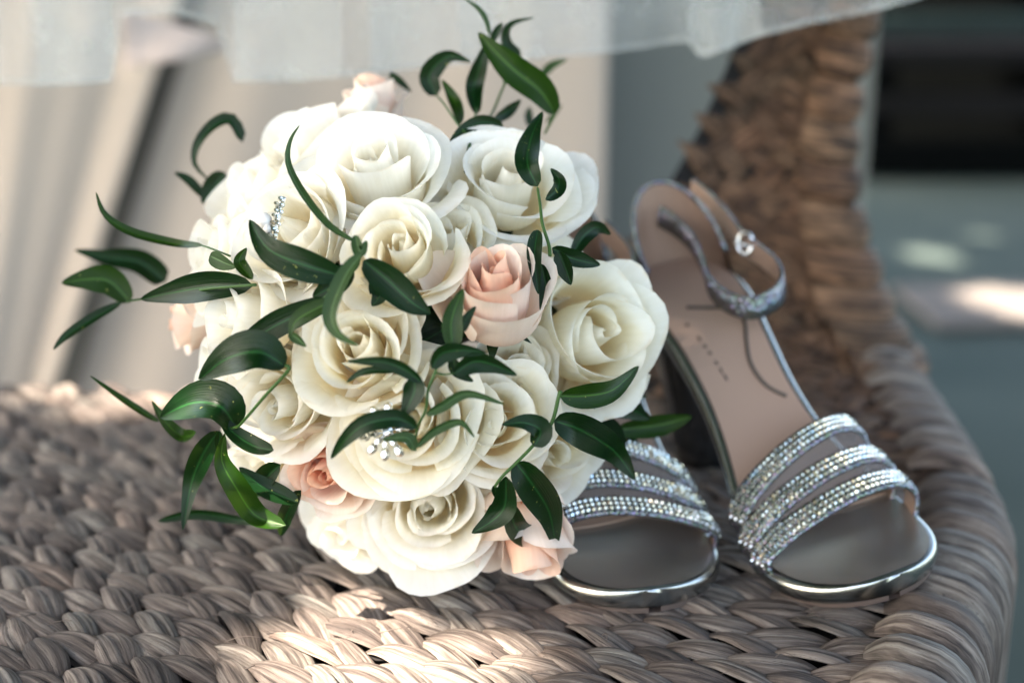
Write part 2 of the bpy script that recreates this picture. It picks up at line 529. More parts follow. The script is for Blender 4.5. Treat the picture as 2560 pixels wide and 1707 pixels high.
# left cloth leans to the left as it falls, leaving a dark slit between the two
YB = 1.85
xa = PY(-250, 300, YB).x
slit_t, slit_b = PY(430, 180, YB).x, PY(195, 900, YB).x
def leanL(t, s): return (slit_b - slit_t) * s * max(-.6, (t - .535) / .342)
def leanR(t, s): return (slit_b - slit_t) * (1 - s) * max(-.6, (t - .535) / .342)
drape('beige_drape', 'beige hanging cloth at the far left, folded, beside a dark slanting gap', 'drape', xa - .1, slit_t - .018, YB, 1.15, 2.4, .009, leanL, M_BEIGE, 3)
drape('beige_drape', 'broad beige cloth hanging behind the bouquet, right of the dark slanting gap', 'drape', slit_t, PY(1515, 400, YB).x, YB + .03, 1.15, 1.6, .012, leanR, M_BEIGE, 8)
# dark panel seen through the slit
sv, sf = box((-0.55, 2.10, 0), 1.5, .05, 1.2, bev=.01)
tag(part('dark_panel', sv, sf, M_SLIT, smooth_=False, loc=(-.55, 2.1, 0)), 'dark grey upright board showing through the slanting gap between the beige cloths', 'panel')
# blush folded cloth corner at upper left
fv = []
c0, c1, c2 = PY(296, 25, 1.45), PY(300, 178, 1.45), PY(560, 110, 1.5)
for j in range(9):
    for i in range(9):
        s, t = i / 8, j / 8
        p = lerp(lerp(c0, c1, t), c2 + Vector((0, 0, .012 * (.5 - t))), s)
        p = p + Vector((0, .012 * math.sin(5 * s + 2 * t), 0))
        fv.append(p)
fo = part('folded_blush_cloth', fv, grid_faces(9, 9), M_BLUSH, loc=c0)
fo.modifiers.new('thickness', 'SOLIDIFY').thickness = .003
tag(fo, 'blush pink folded cloth corner peeking below the white veil at upper left', 'cloth')

# added pale slab; its light colour brightens the sun patch on the paving
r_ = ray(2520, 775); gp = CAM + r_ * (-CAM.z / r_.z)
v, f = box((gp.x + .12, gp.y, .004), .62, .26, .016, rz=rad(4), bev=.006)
part('sun_patch_slab', v, f, plain('sun_patch_pale', (0.15, 0.133, 0.120), .85, noise_amt=.2, scale=14, bmp=.3, spec=.1), smooth_=False, loc=gp).__setitem__('kind', 'structure')
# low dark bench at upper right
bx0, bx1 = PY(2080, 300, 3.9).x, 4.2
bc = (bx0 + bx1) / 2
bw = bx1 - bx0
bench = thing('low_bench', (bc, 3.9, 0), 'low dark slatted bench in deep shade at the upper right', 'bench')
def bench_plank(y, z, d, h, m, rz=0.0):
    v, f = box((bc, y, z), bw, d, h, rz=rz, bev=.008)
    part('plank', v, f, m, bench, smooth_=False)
bench_plank(3.80, 0.010, .06, .10, M_DARK, rad(0))  # near-black plank closing off the lit floor under the bench
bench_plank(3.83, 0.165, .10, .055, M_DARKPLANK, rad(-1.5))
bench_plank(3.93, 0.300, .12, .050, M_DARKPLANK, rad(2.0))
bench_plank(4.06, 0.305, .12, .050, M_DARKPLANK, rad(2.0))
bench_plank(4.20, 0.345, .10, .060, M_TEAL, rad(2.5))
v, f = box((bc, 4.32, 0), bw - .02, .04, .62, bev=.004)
part('dark_void_board', v, f, M_DARK, bench, smooth_=False)  # board added behind the slats as their dark void, hiding lit ground
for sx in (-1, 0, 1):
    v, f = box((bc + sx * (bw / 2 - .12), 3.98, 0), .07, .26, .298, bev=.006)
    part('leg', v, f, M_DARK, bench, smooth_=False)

# ------------------------------------------------------------------ the woven chair
CEN = Vector((0.235, 0.93, 0))                  # the plaits run straight, then in arcs round the back corner of the seat
edge_px = [(2262, 905, .95), (2330, 1010, .90), (2420, 1150, .815), (2475, 1270, .765), (2490, 1360, 0), (2470, 1460, 0), (2430, 1580, 0), (2390, 1707, 0), (2340, 1850, 0)]
edge = [PY(x, y, w) if w else PZ(x, y) for x, y, w in edge_px]           # right rim of the seat, back to front
edge = catmull(edge, 60)
back_y = PZ(300, 945).y
outline = [Vector((p.x, p.y, 0)) for p in edge] + [Vector((edge[-1].x - .03, .42, 0)), Vector((edge[-1].x - .25, .38, 0)), Vector((-.50, .38, 0)), Vector((-.55, .45, 0)), Vector((-.55, back_y - .04, 0)), Vector((-.50, back_y, 0))]
def inside(x, y, poly):
    c = False
    j = len(poly) - 1
    for i in range(len(poly)):
        a, b = poly[i], poly[j]
        if (a.y > y) != (b.y > y) and x < (b.x - a.x) * (y - a.y) / (b.y - a.y) + a.x:
            c = not c
        j = i
    return c
def edge_dist(x, y, poly):
    best = 9
    for i in range(len(poly)):
        a, b = poly[i - 1], poly[i]
        ab = b - a
        t = max(0, min(1, ((x - a.x) * ab.x + (y - a.y) * ab.y) / max(1e-9, ab.x ** 2 + ab.y ** 2)))
        best = min(best, math.hypot(x - a.x - ab.x * t, y - a.y - ab.y * t))
    return best
chair = thing('woven_chair', (0, .75, 0), 'grey-brown plaited water-hyacinth chair carrying the bouquet and the sandals', 'chair')
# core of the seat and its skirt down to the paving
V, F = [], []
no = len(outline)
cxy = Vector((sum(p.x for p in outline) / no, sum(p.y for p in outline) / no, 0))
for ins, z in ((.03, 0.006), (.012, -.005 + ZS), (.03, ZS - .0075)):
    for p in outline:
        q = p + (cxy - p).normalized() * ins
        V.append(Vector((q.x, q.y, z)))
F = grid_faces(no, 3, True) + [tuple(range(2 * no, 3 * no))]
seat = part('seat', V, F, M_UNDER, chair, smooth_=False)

LL, LW, LH = 0.0565, 0.0188, 0.0056
def lobe(seed, L=LL, W=LW, H=LH, nu=15, nv=11):
    """one visible bulge of a plaited strand: pointed flat bundle with pleats, local x along, z up"""
    r = random.Random(seed)
    k = r.choice([2, 3, 3, 4])
    ph, tw = r.uniform(0, 6.28), r.uniform(-1.8, 1.8)
    sk = r.uniform(-.22, .22)
    fold = r.uniform(-.5, .5)
    lat = r.uniform(.38, .62)
    V, U = [], []
    for i in range(nu):
        a = i / (nu - 1)
        prof = (math.sin(math.pi * (a ** (math.log(.5) / math.log(lat))))) ** .74 if 0 < a < 1 else 0.0
        w = W * .5 * max(prof, .10)
        for j in range(nv):
            b = j / (nv - 1) * 2 - 1
            zz = math.sqrt(max(0, 1 - b * b * .98))
            crease = abs(math.sin(k * 1.57 * b + ph + tw * a)) ** .6
            deep = math.exp(-((b - fold * (1.5 - a)) / .10) ** 2)
            z = H * (max(prof, .05) ** .8) * (zz ** .55) - .0011 * (1 - crease) * zz * prof - .0017 * deep * prof * zz
            z += -.0058 * (abs(2 * a - 1) ** 2.8)
            y = w * b + W * .13 * math.sin(math.pi * a) * sk * 2 + .0006 * math.sin(9 * a + ph)
            V.append(Vector(((a - .5) * L, y, z)))
            U.append((a, j / (nv - 1)))
    return V, grid_faces(nv, nu), U
LOBES = [lobe(100 + i, W=LW * (.88 + .03 * (i % 8))) for i in range(14)]
LOBE_ME = [mesh('strand', v, f, M_FIBRE, u, True, [0.0] * len(v)) for v, f, u in LOBES]

SPHC = P(1015, 835, .765)                       # middle of the bouquet
SPHR = .120
spots = []
PW, PP = .0268, .0338
U225 = Vector((math.cos(rad(225)), math.sin(rad(225)), 0))
TSTR = Vector((.7071, -.7071, 0))
for row in range(33):
    rr = .03 + row * PW
    jit = rng.uniform(0, 1)
    for k in range(-34, 50):
        for side in (0, 1):
            sa_ = (k + (.5 if side else 0) + jit) * PP
            off = (PW * .235) * (1 if side else -1)
            if sa_ < 0:
                p = CEN + U225 * (rr + off) + TSTR * sa_
                tang = rad(-45)
            else:
                th = rad(225) + sa_ / rr
                if th > rad(440): continue
                p = CEN + Vector((math.cos(th), math.sin(th), 0)) * (rr + off)
                tang = th + math.pi / 2
            if not inside(p.x, p.y, outline): continue
            if edge_dist(p.x, p.y, outline) < .022: continue
            q = Vector((p.x, p.y, ZS))
            u_, v_, d_ = proj(q)
            if d_ < .3 or u_ < -520 or u_ > 2900 or v_ > 2150 or v_ < 780: continue
            ang = tang + (rad(11.5) if side else -rad(11.5)) + rng.gauss(0, rad(3.0))
            spots.append((q, ang, side, d_, u_, v_))
def hidden(u_, v_):
    return (math.hypot(u_ - 1015, v_ - 835) < 560)
spots.sort(key=lambda s: (hidden(s[4], s[5]) or s[4] < -30 or s[4] > 2520 or s[5] > 1740, s[3]))
def lobe_matrix(q, ang, side, r):
    sc = r.uniform(.92, 1.10)
    return (Matrix.Translation(q + Vector((r.gauss(0, .0012), r.gauss(0, .0012), r.uniform(-.0006, .0014) - .0002)))
            @ Matrix.Rotation(ang, 4, 'Z') @ Matrix.Rotation(rad(r.uniform(3.5, 7)), 4, 'Y') @ Matrix.Rotation(rad(r.gauss(0, 7) + (6 if side else -6)), 4, 'X')
            @ Matrix.Diagonal((sc, r.uniform(.9, 1.1), r.uniform(.85, 1.15), 1)))
seat_o = origin(seat)
SV, SF, SU, SA = [], [], [], []
for n_, (q, ang, side, d_, u_, v_) in enumerate(spots):
    M = lobe_matrix(q, ang, side, rng)
    k = rng.randrange(len(LOBES))
    if n_ < 300:
        o = bpy.data.objects.new('strand', LOBE_ME[k])
        COL.objects.link(o)
        o.parent = seat
        o.matrix_local = Matrix.Translation(-seat_o) @ M
    else:
        v, f, u = LOBES[k]
        off = len(SV)
        SV += [M @ x for x in v]; SF += [tuple(i + off for i in g) for g in f]; SU += u
        SA += [rng.random()] * len(v)
if SV:
    part('plaited_strands', SV, SF, M_FIBRE, seat, SU, True, SA, kind='stuff')

# frayed hairs lifting off the plaits
hv, hf = [], []
for k in range(110):
    q, ang, side, d_, u_, v_ = spots[rng.randrange(min(300, len(spots)))]
    a_ = ang + rng.gauss(0, .5)
    st_ = q + Vector((rng.gauss(0, .008), rng.gauss(0, .008), .004))
    ln_ = rng.uniform(.006, .020)
    dr_ = Vector((math.cos(a_), math.sin(a_), 0))
    sd_ = Vector((-dr_.y, dr_.x, 0)) * rng.gauss(0, .003)
    pts = [st_, st_ + dr_ * ln_ * .5 + Vector((0, 0, rng.uniform(.001, .004))) + sd_, st_ + dr_ * ln_ + Vector((0, 0, rng.uniform(0, .006)))]
    v, f = tube(catmull(pts, 6), rng.uniform(.00012, .00028), 4)
    o_ = len(hv); hv += v; hf += [tuple(i + o_ for i in g) for g in f]
part('frayed_fibres', hv, hf, M_FIBRE, seat, [(.5, .5)] * len(hv), True, [.6] * len(hv), kind='stuff')

# bound rim along the right edge: flat bundles wrapped over the rounded edge
def wrap_bundle(p, out, w, seed, rr=.016, up_len=.026, down=.075):
    """bundle lying on the seat, rolling over the edge at p (outward dir out) and running down; w = bundle width"""
    r = random.Random(seed)
    tan = Vector((-out.y, out.x, 0))
    path = []
    for k in range(5):
        path.append(Vector(p) - out * (rr + up_len * (1 - k / 5)) + Vector((0, 0, .004 + .004 * math.sin(k / 4 * 2))))
    for k in range(7):
        a = k / 6 * math.pi / 2
        path.append(Vector(p) - out * rr + out * (math.sin(a) * (rr + .004)) + Vector((0, 0, -rr + math.cos(a) * (rr + .007))))
    for k in range(1, 5):
        path.append(Vector(p) + out * .004 + Vector((0, 0, -rr - down * k / 4)))
    V, U = [], []
    nv = 11
    m = len(path)
    sl = r.uniform(-.25, .25)
    ph = r.uniform(0, 6.28)
    for i, c in enumerate(path):
        t = (path[min(i + 1, m - 1)] - path[max(i - 1, 0)]).normalized()
        nrm = tan.cross(t); 
        if nrm.dot(out + Vector((0, 0, 1))) < 0: nrm = -nrm
        a = i / (m - 1)
        for j in range(nv):
            b = j / (nv - 1) * 2 - 1
            h = .0094 * math.sqrt(max(0, 1 - b * b)) - .0009 * (1 - abs(math.sin(4.2 * b + ph)) ** .6)
            taper = .55 + .45 * smooth(0, .3, a)
            V.append(c + tan * (b * w * .54 * taper + sl * .02 * (a - .5)) + nrm * h * (smooth(-.1, .2, a)))
            U.append((a * 1.8, j / (nv - 1)))
    return V, grid_faces(nv, m), U
s_acc, last, kk = 0.0, edge[0], 0
target_w = .020
acc = []
for i in range(1, len(edge)):
    seg = (edge[i] - edge[i - 1])
    n_s = max(1, int(seg.length / .001))
    for k in range(n_s):
        acc.append((edge[i - 1] + seg * (k / n_s), seg.normalized()))
d_run = 0
pos = .006
while pos * 1000 < len(acc):
    p, t = acc[int(pos * 1000)]
    out = Vector((-t.y, t.x, 0))
    if out.x < 0: out = -out
    w = rng.uniform(.019, .026)
    v, f, u = wrap_bundle(p, out, w, 900 + kk)
    part('binding_wrap', v, f, M_FIBRE, chair, u, True, [rng.random()] * len(v))
    kk += 1
    pos += w * 1.07
# plaits down the shaded outer side
V_, F_, U_, A_ = [], [], [], []
for i in range(0, len(acc), 17):
    p, t = acc[i]
    out = Vector((-t.y, t.x, 0))
    if out.x < 0: out = -out
    for k in range(8):
        v, f, u = LOBES[rng.randrange(14)]
        M = Matrix((( t.x, 0, out.x, 0), (t.y, 0, out.y, 0), (0, -1, 0, 0), (0, 0, 0, 1)))
        c = p + Vector((0, 0, -.10 - .033 * k)) - out * .004
        M = Matrix.Translation(c) @ M @ Matrix.Rotation(rad(20 if (i // 17 + k) % 2 else -20), 4, 'Z')
        off = len(V_)
        V_ += [M @ x for x in v]; F_ += [tuple(a + off for a in g) for g in f]; U_ += u; A_ += [rng.random()] * len(v)
part('side_plaits', V_, F_, M_FIBRE, chair, U_, True, A_, kind='stuff')

# swooping back of the chair at the right rear
lev = [(1320, 2478, 2270, .752), (1200, 2440, 1950, .790), (1080, 2370, 1800, .845), (1000, 2325, 1640, .900), (905, 2262, 1480, .95), (800, 2190, 1480, .98), (690, 2158, 1520, 1.0), (600, 2128, 1585, 1.02), (480, 2104, 1662, 1.035), (330, 2100, 1745, 1.05), (200, 2118, 1803, 1.06), (50, 2150, 1865, 1.07), (-120, 2195, 1920, 1.08), (-330, 2260, 1990, 1.10)]
def back_pt(u, v, lift=0.0):
    """u 0..1 left to right, v 0..1 bottom to top of the back"""
    t = v * (len(lev) - 1)
    i = min(int(t), len(lev) - 2); f = t - i
    a, b = lev[i], lev[i + 1]
    py, xr, xl, y = [lerp(a[k], b[k], f) for k in range(4)]
    p = PY(lerp(xl, xr, u), py, y)
    bow = .030 * math.sin(math.pi * u) * smooth(.28, .5, v)
    return Vector((p.x, p.y + bow - lift * .8, max(p.z, ZS - .02) + lift * .6))
nb, mb = 16, 24
V = [back_pt(i / (nb - 1), j / (mb - 1)) for j in range(mb) for i in range(nb)]
V += [q + Vector((0.01, .035, 0)) for q in V]
n1 = nb * mb
F = grid_faces(nb, mb) + [tuple(reversed(q)) for q in grid_faces(nb, mb, off=n1)]
for j in range(mb - 1):
    for i in (0, nb - 1):
        a = j * nb + i
        F.append((a, a + nb, a + nb + n1, a + n1))
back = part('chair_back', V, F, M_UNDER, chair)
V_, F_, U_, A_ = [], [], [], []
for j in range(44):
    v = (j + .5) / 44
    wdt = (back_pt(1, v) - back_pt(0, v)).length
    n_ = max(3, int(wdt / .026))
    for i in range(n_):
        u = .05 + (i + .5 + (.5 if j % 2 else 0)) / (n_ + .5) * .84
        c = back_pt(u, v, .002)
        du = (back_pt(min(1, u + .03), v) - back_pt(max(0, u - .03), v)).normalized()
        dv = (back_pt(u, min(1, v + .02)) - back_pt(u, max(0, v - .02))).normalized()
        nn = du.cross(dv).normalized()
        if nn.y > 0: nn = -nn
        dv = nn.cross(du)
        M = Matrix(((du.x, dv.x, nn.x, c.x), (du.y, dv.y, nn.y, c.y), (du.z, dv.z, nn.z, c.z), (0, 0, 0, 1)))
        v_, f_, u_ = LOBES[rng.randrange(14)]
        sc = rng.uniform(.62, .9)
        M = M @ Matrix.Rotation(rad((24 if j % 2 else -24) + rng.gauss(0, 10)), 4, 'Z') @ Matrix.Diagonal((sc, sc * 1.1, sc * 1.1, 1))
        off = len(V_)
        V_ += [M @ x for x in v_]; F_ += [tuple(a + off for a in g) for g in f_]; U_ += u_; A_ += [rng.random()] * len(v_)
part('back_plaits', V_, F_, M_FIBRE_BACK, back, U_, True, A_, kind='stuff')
# bundles binding the outer edge of the back
k = 0
v = .30
while v < .99:
    c = back_pt(.93, v, .006)
    e0, e1 = back_pt(.80, v, .006), back_pt(1.0, v, .0)
    du = (e1 - e0).normalized()
    dv = (back_pt(.9, min(1, v + .02)) - back_pt(.9, max(0, v - .02))).normalized()
    h = rng.uniform(.028, .036)
    path = [lerp(e0, e1, q / 5) - Vector((0, .004 * math.sin(q / 5 * 3.1), 0)) for q in range(6)]
    path += [e1 + du * (.012 * math.sin(a)) + Vector((0, .026 * (1 - math.cos(a)), 0)) for a in (.5, 1.0, 1.57, 2.1, 2.64, 3.14)]
    VV, UU = [], []
    for i, q in enumerate(path):
        for j in range(9):
            b = j / 8 * 2 - 1
            tt = (path[min(i + 1, len(path) - 1)] - path[max(i - 1, 0)]).normalized()
            nn = tt.cross(dv).normalized()
            if i < 6 and nn.y > 0: nn = -nn
            if i >= 6 and nn.dot(q - (e1 + Vector((-.01, .026, 0)))) < 0: nn = -nn
            VV.append(q + dv * (b * h * .55) + nn * (.009 * math.sqrt(max(0, 1 - b * b)) - .001 * abs(math.sin(5 * b))))
            UU.append((i / 11 * 1.5, j / 8))
    part('edge_wrap', VV, grid_faces(9, len(path)), M_FIBRE_BACK, back, UU, True, [rng.uniform(.3, 1)] * len(VV))
    height = max(1e-4, (back_pt(.9, min(1, v + .01)) - back_pt(.9, v)).length / .01)
    v += h * .98 / height
    k += 1

# ------------------------------------------------------------------ veil draped across the top
veil_hem = [(-200, 205), (0, 212), (140, 214), (285, 206), (300, 40), (420, 32), (540, 60), (585, 205), (700, 205), (830, 196), (1080, 168), (1300, 150), (1500, 136), (1720, 104), (1752, 148), (1898, 92), (2020, 62), (2165, 33), (2290, 0), (2400, -40)]
hx = [a for a, b in veil_hem]; hy = [b for a, b in veil_hem]
nx, nz = 160, 10
V = []
for j in range(nz):
    for i in range(nx):
        px = lerp(-200, 2400, i / (nx - 1))
        hem = interp(px, hx, hy)
        py = lerp(-420, hem, j / (nz - 1))
        yy = .975 + .020 * math.sin(px * .012 + .8) + .010 * math.sin(px * .027 + 1.0) + .004 * math.sin(px * .055 + .3)
        V.append(PY(px, py, yy))
veil = part('tulle_veil', V, grid_faces(nx, nz), M_VEIL, loc=PY(1000, 0, .975))
tag(veil, 'sheer white tulle veil hanging across the top behind the bouquet', 'veil')
# second, folded-over layer
V = []
segs = [(95, 290, 214), (590, 860, 205), (930, 1240, 175), (1150, 1520, 160), (1722, 1905, 140)]
for q, (xa_, xb_, y0_) in enumerate(segs):
    off = len(V)
    n_ = 26
    VV = []
    for j in range(8):
        for i in range(n_):
            px = lerp(xa_, xb_, i / (n_ - 1)) + (7 - j) * -4
            hem = interp(px, hx, hy) - 3 - 6 * (q % 2)
            py = lerp(-420, hem, j / 7)
            VV.append(PY(px, py, .968 + .012 * math.sin(px * .02 + q)))
    o = part('veil_fold', VV, grid_faces(n_, 8), M_VEIL, veil)

V = []
for i in range(nx):
    px = lerp(-200, 2400, i / (nx - 1))
    hem = interp(px, hx, hy)
    yy = .972 + .020 * math.sin(px * .012 + .8) + .010 * math.sin(px * .027 + 1.0) + .004 * math.sin(px * .055 + .3)
    for dy in (-14, -7, 1):
        V.append(PY(px, hem + dy, yy))
part('hem', V, grid_faces(3, nx), M_VEIL, veil)

# ------------------------------------------------------------------ roses
def img_axis(a, b, c):
    return (RIGHT * a + UP * b - FWD * c).normalized()
def dome_depth(px, py, R=SPHR):
    r = ray(px, py)
    # |CAM + r t - C|^2 = R^2, t is depth
    oc = CAM - SPHC
    A, B, C_ = r.dot(r), 2 * r.dot(oc), oc.dot(oc) - R * R
    D = B * B - 4 * A * C_
    if D <= 0: return -B / (2 * A)
    return (-B - math.sqrt(D)) / (2 * A)

def petal(rg, f, az, R, H, opn, guard=False, nu=15, nv=14):
    """one rose petal round the local z axis. f 0 (heart) .. 1 (outermost), unit size"""
    Rb = R * (.038 + .577 * f ** .95) * rg.uniform(.95, 1.05)
    hh = H * (.80 + .24 * math.sin(math.pi * min(1, f * .95 + .08)) - .10 * f * opn) * rg.uniform(.97, 1.03)
    if f < .3: hh *= .90 + .33 * f
    A = lerp(2.7, lerp(1.62, 1.18, opn), min(1, f * 1.4) ** .7) * rg.uniform(.93, 1.07)
    phi_up = rad(lerp(-34, 4, f ** .6) + opn * 52 * f ** 1.25 + rg.gauss(0, 4))
    lip = rad(lerp(4, 14 + 48 * opn * f, f ** .8) * rg.uniform(.7, 1.3))
    spiral = lerp(.34, .10, f ** .5)
    pz, ps = rg.uniform(0, 6.28), rg.uniform(0, 6.28)
    tip = rg.uniform(-.03, .05)
    notch = rg.uniform(.15, .27)
    nexp = rg.uniform(3.2, 4.6); wob = rg.uniform(.0, .022)
    ruf = lerp(.012, .046, f) * rg.uniform(.6, 1.3)
    if guard:
        phi_up = rad(rg.uniform(8, 34) + 36 * opn); lip = rad(rg.uniform(5, 70)); A = rg.uniform(.85, 1.1); hh *= rg.uniform(.92, 1.06); notch = rg.uniform(.34, .5); nexp = 2.6; ruf *= 1.5
    edgecurl = rg.uniform(.04, .13) * (opn * .8 + .25) * f * R
    tlt = Matrix.Rotation(rg.gauss(0, rad(5.5)) * smooth(.15, .6, f), 3, 'X') @ Matrix.Rotation(rg.gauss(0, rad(5.5)) * smooth(.15, .6, f), 3, 'Y')
    side_lean = rg.gauss(0, .05)
    crease_u, crease_d = rg.uniform(-.5, .5), rg.uniform(-.03, .03) * f
    V, U = [], []
    ksub = 8
    for j in range(nv):
        vv = j / (nv - 1)
        for i in range(nu):
            u = i / (nu - 1) * 2 - 1
            top = 1 - notch * abs(u) ** nexp + tip * max(0, 1 - abs(u) * 2.0) + wob * math.sin(3.4 * u + pz)
            v = vv * top
            if v < .42:
                a = v / .42 * math.pi / 2
                rho = Rb * math.sin(a) ** .85
                z = .42 * hh * (1 - math.cos(a))
                s = 0
            else:
                s = (v - .42) / .58
                rho, z = Rb, .42 * hh
                ds = s * hh * .58 / ksub
                for q in range(ksub):
                    sq = s * (q + .5) / ksub
                    ph = phi_up * smooth(0, .5, sq) + lip * smooth(.50, 1.05, sq) ** 1.3
                    rho += math.sin(ph) * ds; z += math.cos(ph) * ds
            half = A * lerp(.42, 1, smooth(0, .45, v))
            rho_ = rho * (1 + spiral * u) + edgecurl * abs(u) ** 3 * smooth(.2, .9, v)
            w1 = ruf * R * smooth(.4, 1, v) * (math.sin(2.7 * u + pz) + .35 * math.sin(6.1 * u + ps))
            fo = .014 * R * f * math.sin(2.2 * u + 3.0 * v + ps)
            rho_ = max(.004 * R, rho_ + w1 + fo)
            ang = az + u * half
            rho_ += crease_d * R * math.exp(-((u - crease_u) / .16) ** 2) * smooth(.45, 1, v)
            ang += side_lean * v * v
            V.append(tlt @ Vector((math.cos(ang) * rho_, math.sin(ang) * rho_, z + w1 * .7)))
            U.append(((u + 1) / 2, vv))
    return V, grid_faces(nu, nv), U

def frame(axis, spin=0.0):
    x = axis.cross(Vector((0.13, 0.2, 0.97)))
    x.normalize()
    y = axis.cross(x)
    M = Matrix((x, y, axis)).transposed()
    return M @ Matrix.Rotation(spin, 3, 'Z')
BIND = SPHC + Vector((.0, .10, -.03))
def rose(top, r, axis, mat_, opn, n, label, group, seed, guards=0, H=1.12, heart=None):
    rg = random.Random(seed)
    axis = axis.normalized()
    base = top - axis * (H * r * .93)
    t = thing('rose', base, label, 'rose', group)
    M = frame(axis, rg.uniform(0, 6.28))
    sq = Matrix.Diagonal((rg.uniform(.94, 1.06), rg.uniform(.94, 1.06), 1))
    Rm = M @ sq
    az = 0
    tot = n + guards
    for i in range(tot):
        g = i >= n
        f = min(1.0, i / (n - 1)) ** 1.12
        az = i * 2.399 + rg.gauss(0, .18)
        v, fc, u = petal(rg, f if not g else 1.0, az, 1.06 if not g else 1.18, H, opn, g)
        # heart slightly off centre
        dx, dy = .05 * math.sin(seed) * (1 - f), .05 * math.cos(seed * 1.7) * (1 - f)
        part('petal', [base + Rm @ (Vector((p.x + dx, p.y + dy, p.z)) * r) for p in v], fc, (heart if heart is not None and f < .62 else mat_), t, u)
    # calyx and stem
    V, F = [], []
    for k in range(5):
        a = k * 6.283 / 5
        o = len(V)
        for q in range(5):
            s = q / 4
            for sd in (-1, 1):
                wd = .13 * math.sin(math.pi * min(1, .15 + s * .85)) ** .7 * (1 - s) ** .5 + .002
                rr, zz = .16 + .50 * s, -.02 + .10 * s - .25 * s * s
                V.append(base + Rm @ (Vector((math.cos(a) * rr - math.sin(a) * wd * sd, math.sin(a) * rr + math.cos(a) * wd * sd, zz)) * r))
        F += grid_faces(2, 5, off=o)
    part('calyx', V, F, M_STEM, t)
    mid = lerp(base, BIND, .5) - axis * .012
    sv, sf = tube(catmull([base + axis * .004, mid, BIND], 8), .0028, 7)
    part('stem', sv, sf, M_STEM, t)
    return t

G_R = 'roses of the bridal bouquet'
W, Cc, PE, PA = M_WHITE, M_CREAM, M_PEACH, M_PALE
NP = lambda n: max(11, int(n * .78))
ROSES = [
 # cx, cy, rpx, mat, open, n, axis, din, guards, H, label
 (925, 208, 92, PA, .05, 13, (-.10, .92, .22), .050, 1, 1.35, 'pale peach rosebud peeking out at the very top of the bouquet'),
 (735, 318, 168, W, .45, 18, (-.55, .72, .40), .012, 2, 1.05, 'white rose at the upper left of the bouquet, seen from its side'),
 (925, 372, 180, W, .70, 19, (-.10, .62, .78), -.004, 2, 1.05, 'white rose at the top of the bouquet, just below the peach bud'),
 (1268, 425, 190, W, .95, 20, (.12, .50, .86), .004, 3, .95, 'wide-open white rose at the upper right, behind the drooping single leaf'),
 (995, 602, 142, Cc, .42, 20, (-.10, .38, .92), -.012, 2, 1.15, 'round ivory rose with a tight spiral in the upper middle of the bouquet'),
 (1236, 672, 140, PE, .10, 18, (.02, .62, .78), -.016, 2, 1.40, 'peach rosebud in the middle of the bouquet, the most saturated bloom'),
 (1520, 840, 198, Cc, .45, 20, (.42, .06, .90), -.012, 3, 1.10, 'cream rose at the right of the bouquet with a wide pale outer petal'),
 (700, 560, 165, W, .55, 17, (-.38, .28, .88), -.004, 3, 1.0, 'white rose at left carrying the pearl brooch'),
 (500, 640, 140, W, .55, 15, (-.82, .22, .42), .004, 2, 1.0, 'white rose at the left edge above the long horizontal leaf'),
 (560, 800, 138, W, .40, 15, (-.72, .10, .62), -.008, 2, 1.1, 'white rose at the left edge facing sideways, under the long horizontal leaf'),
 (438, 812, 92, PE, .30, 12, (-.85, -.15, .25), .030, 1, 1.1, 'peach rose at the far left edge of the bouquet, blurred'),
 (885, 845, 172, Cc, .72, 21, (-.12, .30, .92), -.010, 2, 1.0, 'cream rose in the middle left, below the crossing leaves'),
 (680, 1015, 150, W, .75, 20, (-.35, -.10, .90), -.002, 3, 1.0, 'white rose at lower left beside the thin slanting green stem'),
 (1010, 1052, 186, Cc, .85, 22, (-.06, .05, 1.0), -.008, 3, .95, 'large open cream rose carrying the crystal flower brooch'),
 (1228, 1060, 160, Cc, .78, 20, (.08, .12, .98), -.006, 2, 1.0, 'open cream rose right of the crystal flower brooch'),
 (1385, 1150, 128, Cc, .60, 17, (.42, -.15, .86), .004, 2, 1.05, 'cream rose at lower right above the left sandal'),
 (806, 1190, 112, PA, .35, 18, (-.25, -.22, .92), .006, 3, 1.1, 'pale pink rose at lower left below the white roses'),
 (1072, 1290, 184, W, .80, 22, (-.02, -.10, .98), .002, 3, .95, 'large open white rose at the bottom, resting on the woven seat'),
 (1325, 1415, 128, PA, .35, 14, (.10, -.84, .46), -.045, 2, 1.35, 'pale peach rose at the bottom right, turned down towards the seat'),
 (838, 1340, 118, W, .80, 16, (-.45, -.45, .70), .020, 2, 1.0, 'white rose low at the left of the biggest bottom rose, half hidden'),
 (1290, 915, 120, Cc, .50, 14, (.10, .35, .90), .020, 1, 1.0, 'cream rose tucked between the peach bud and the open cream roses'),
 (735, 705, 130, Cc, .60, 14, (-.40, .10, .90), .016, 1, 1.0, 'cream rose half hidden under the broad dark leaf at left'),
 (585, 460, 140, W, .60, 15, (-.70, .50, .45), .010, 2, 1.0, 'white rose at the upper left edge in front of the curled leaf'),
 (520, 960, 128, W, .60, 15, (-.75, -.15, .50), .012, 2, 1.0, 'white rose at the lower left edge behind the two glossy leaves'),
 (610, 1150, 118, W, .60, 14, (-.55, -.45, .60), .020, 2, 1.0, 'white rose at the bottom left edge behind the hanging leaves'),
 (1110, 570, 120, Cc, .50, 14, (.02, .50, .85), .022, 1, 1.0, 'cream rose wedged behind the peach bud, below the two top roses'),
 (1385, 640, 105, Cc, .50, 12, (.50, .35, .75), .045, 1, 1.0, 'cream rose at the right edge, mostly hidden behind dark leaves'),
]
rose_tops = []
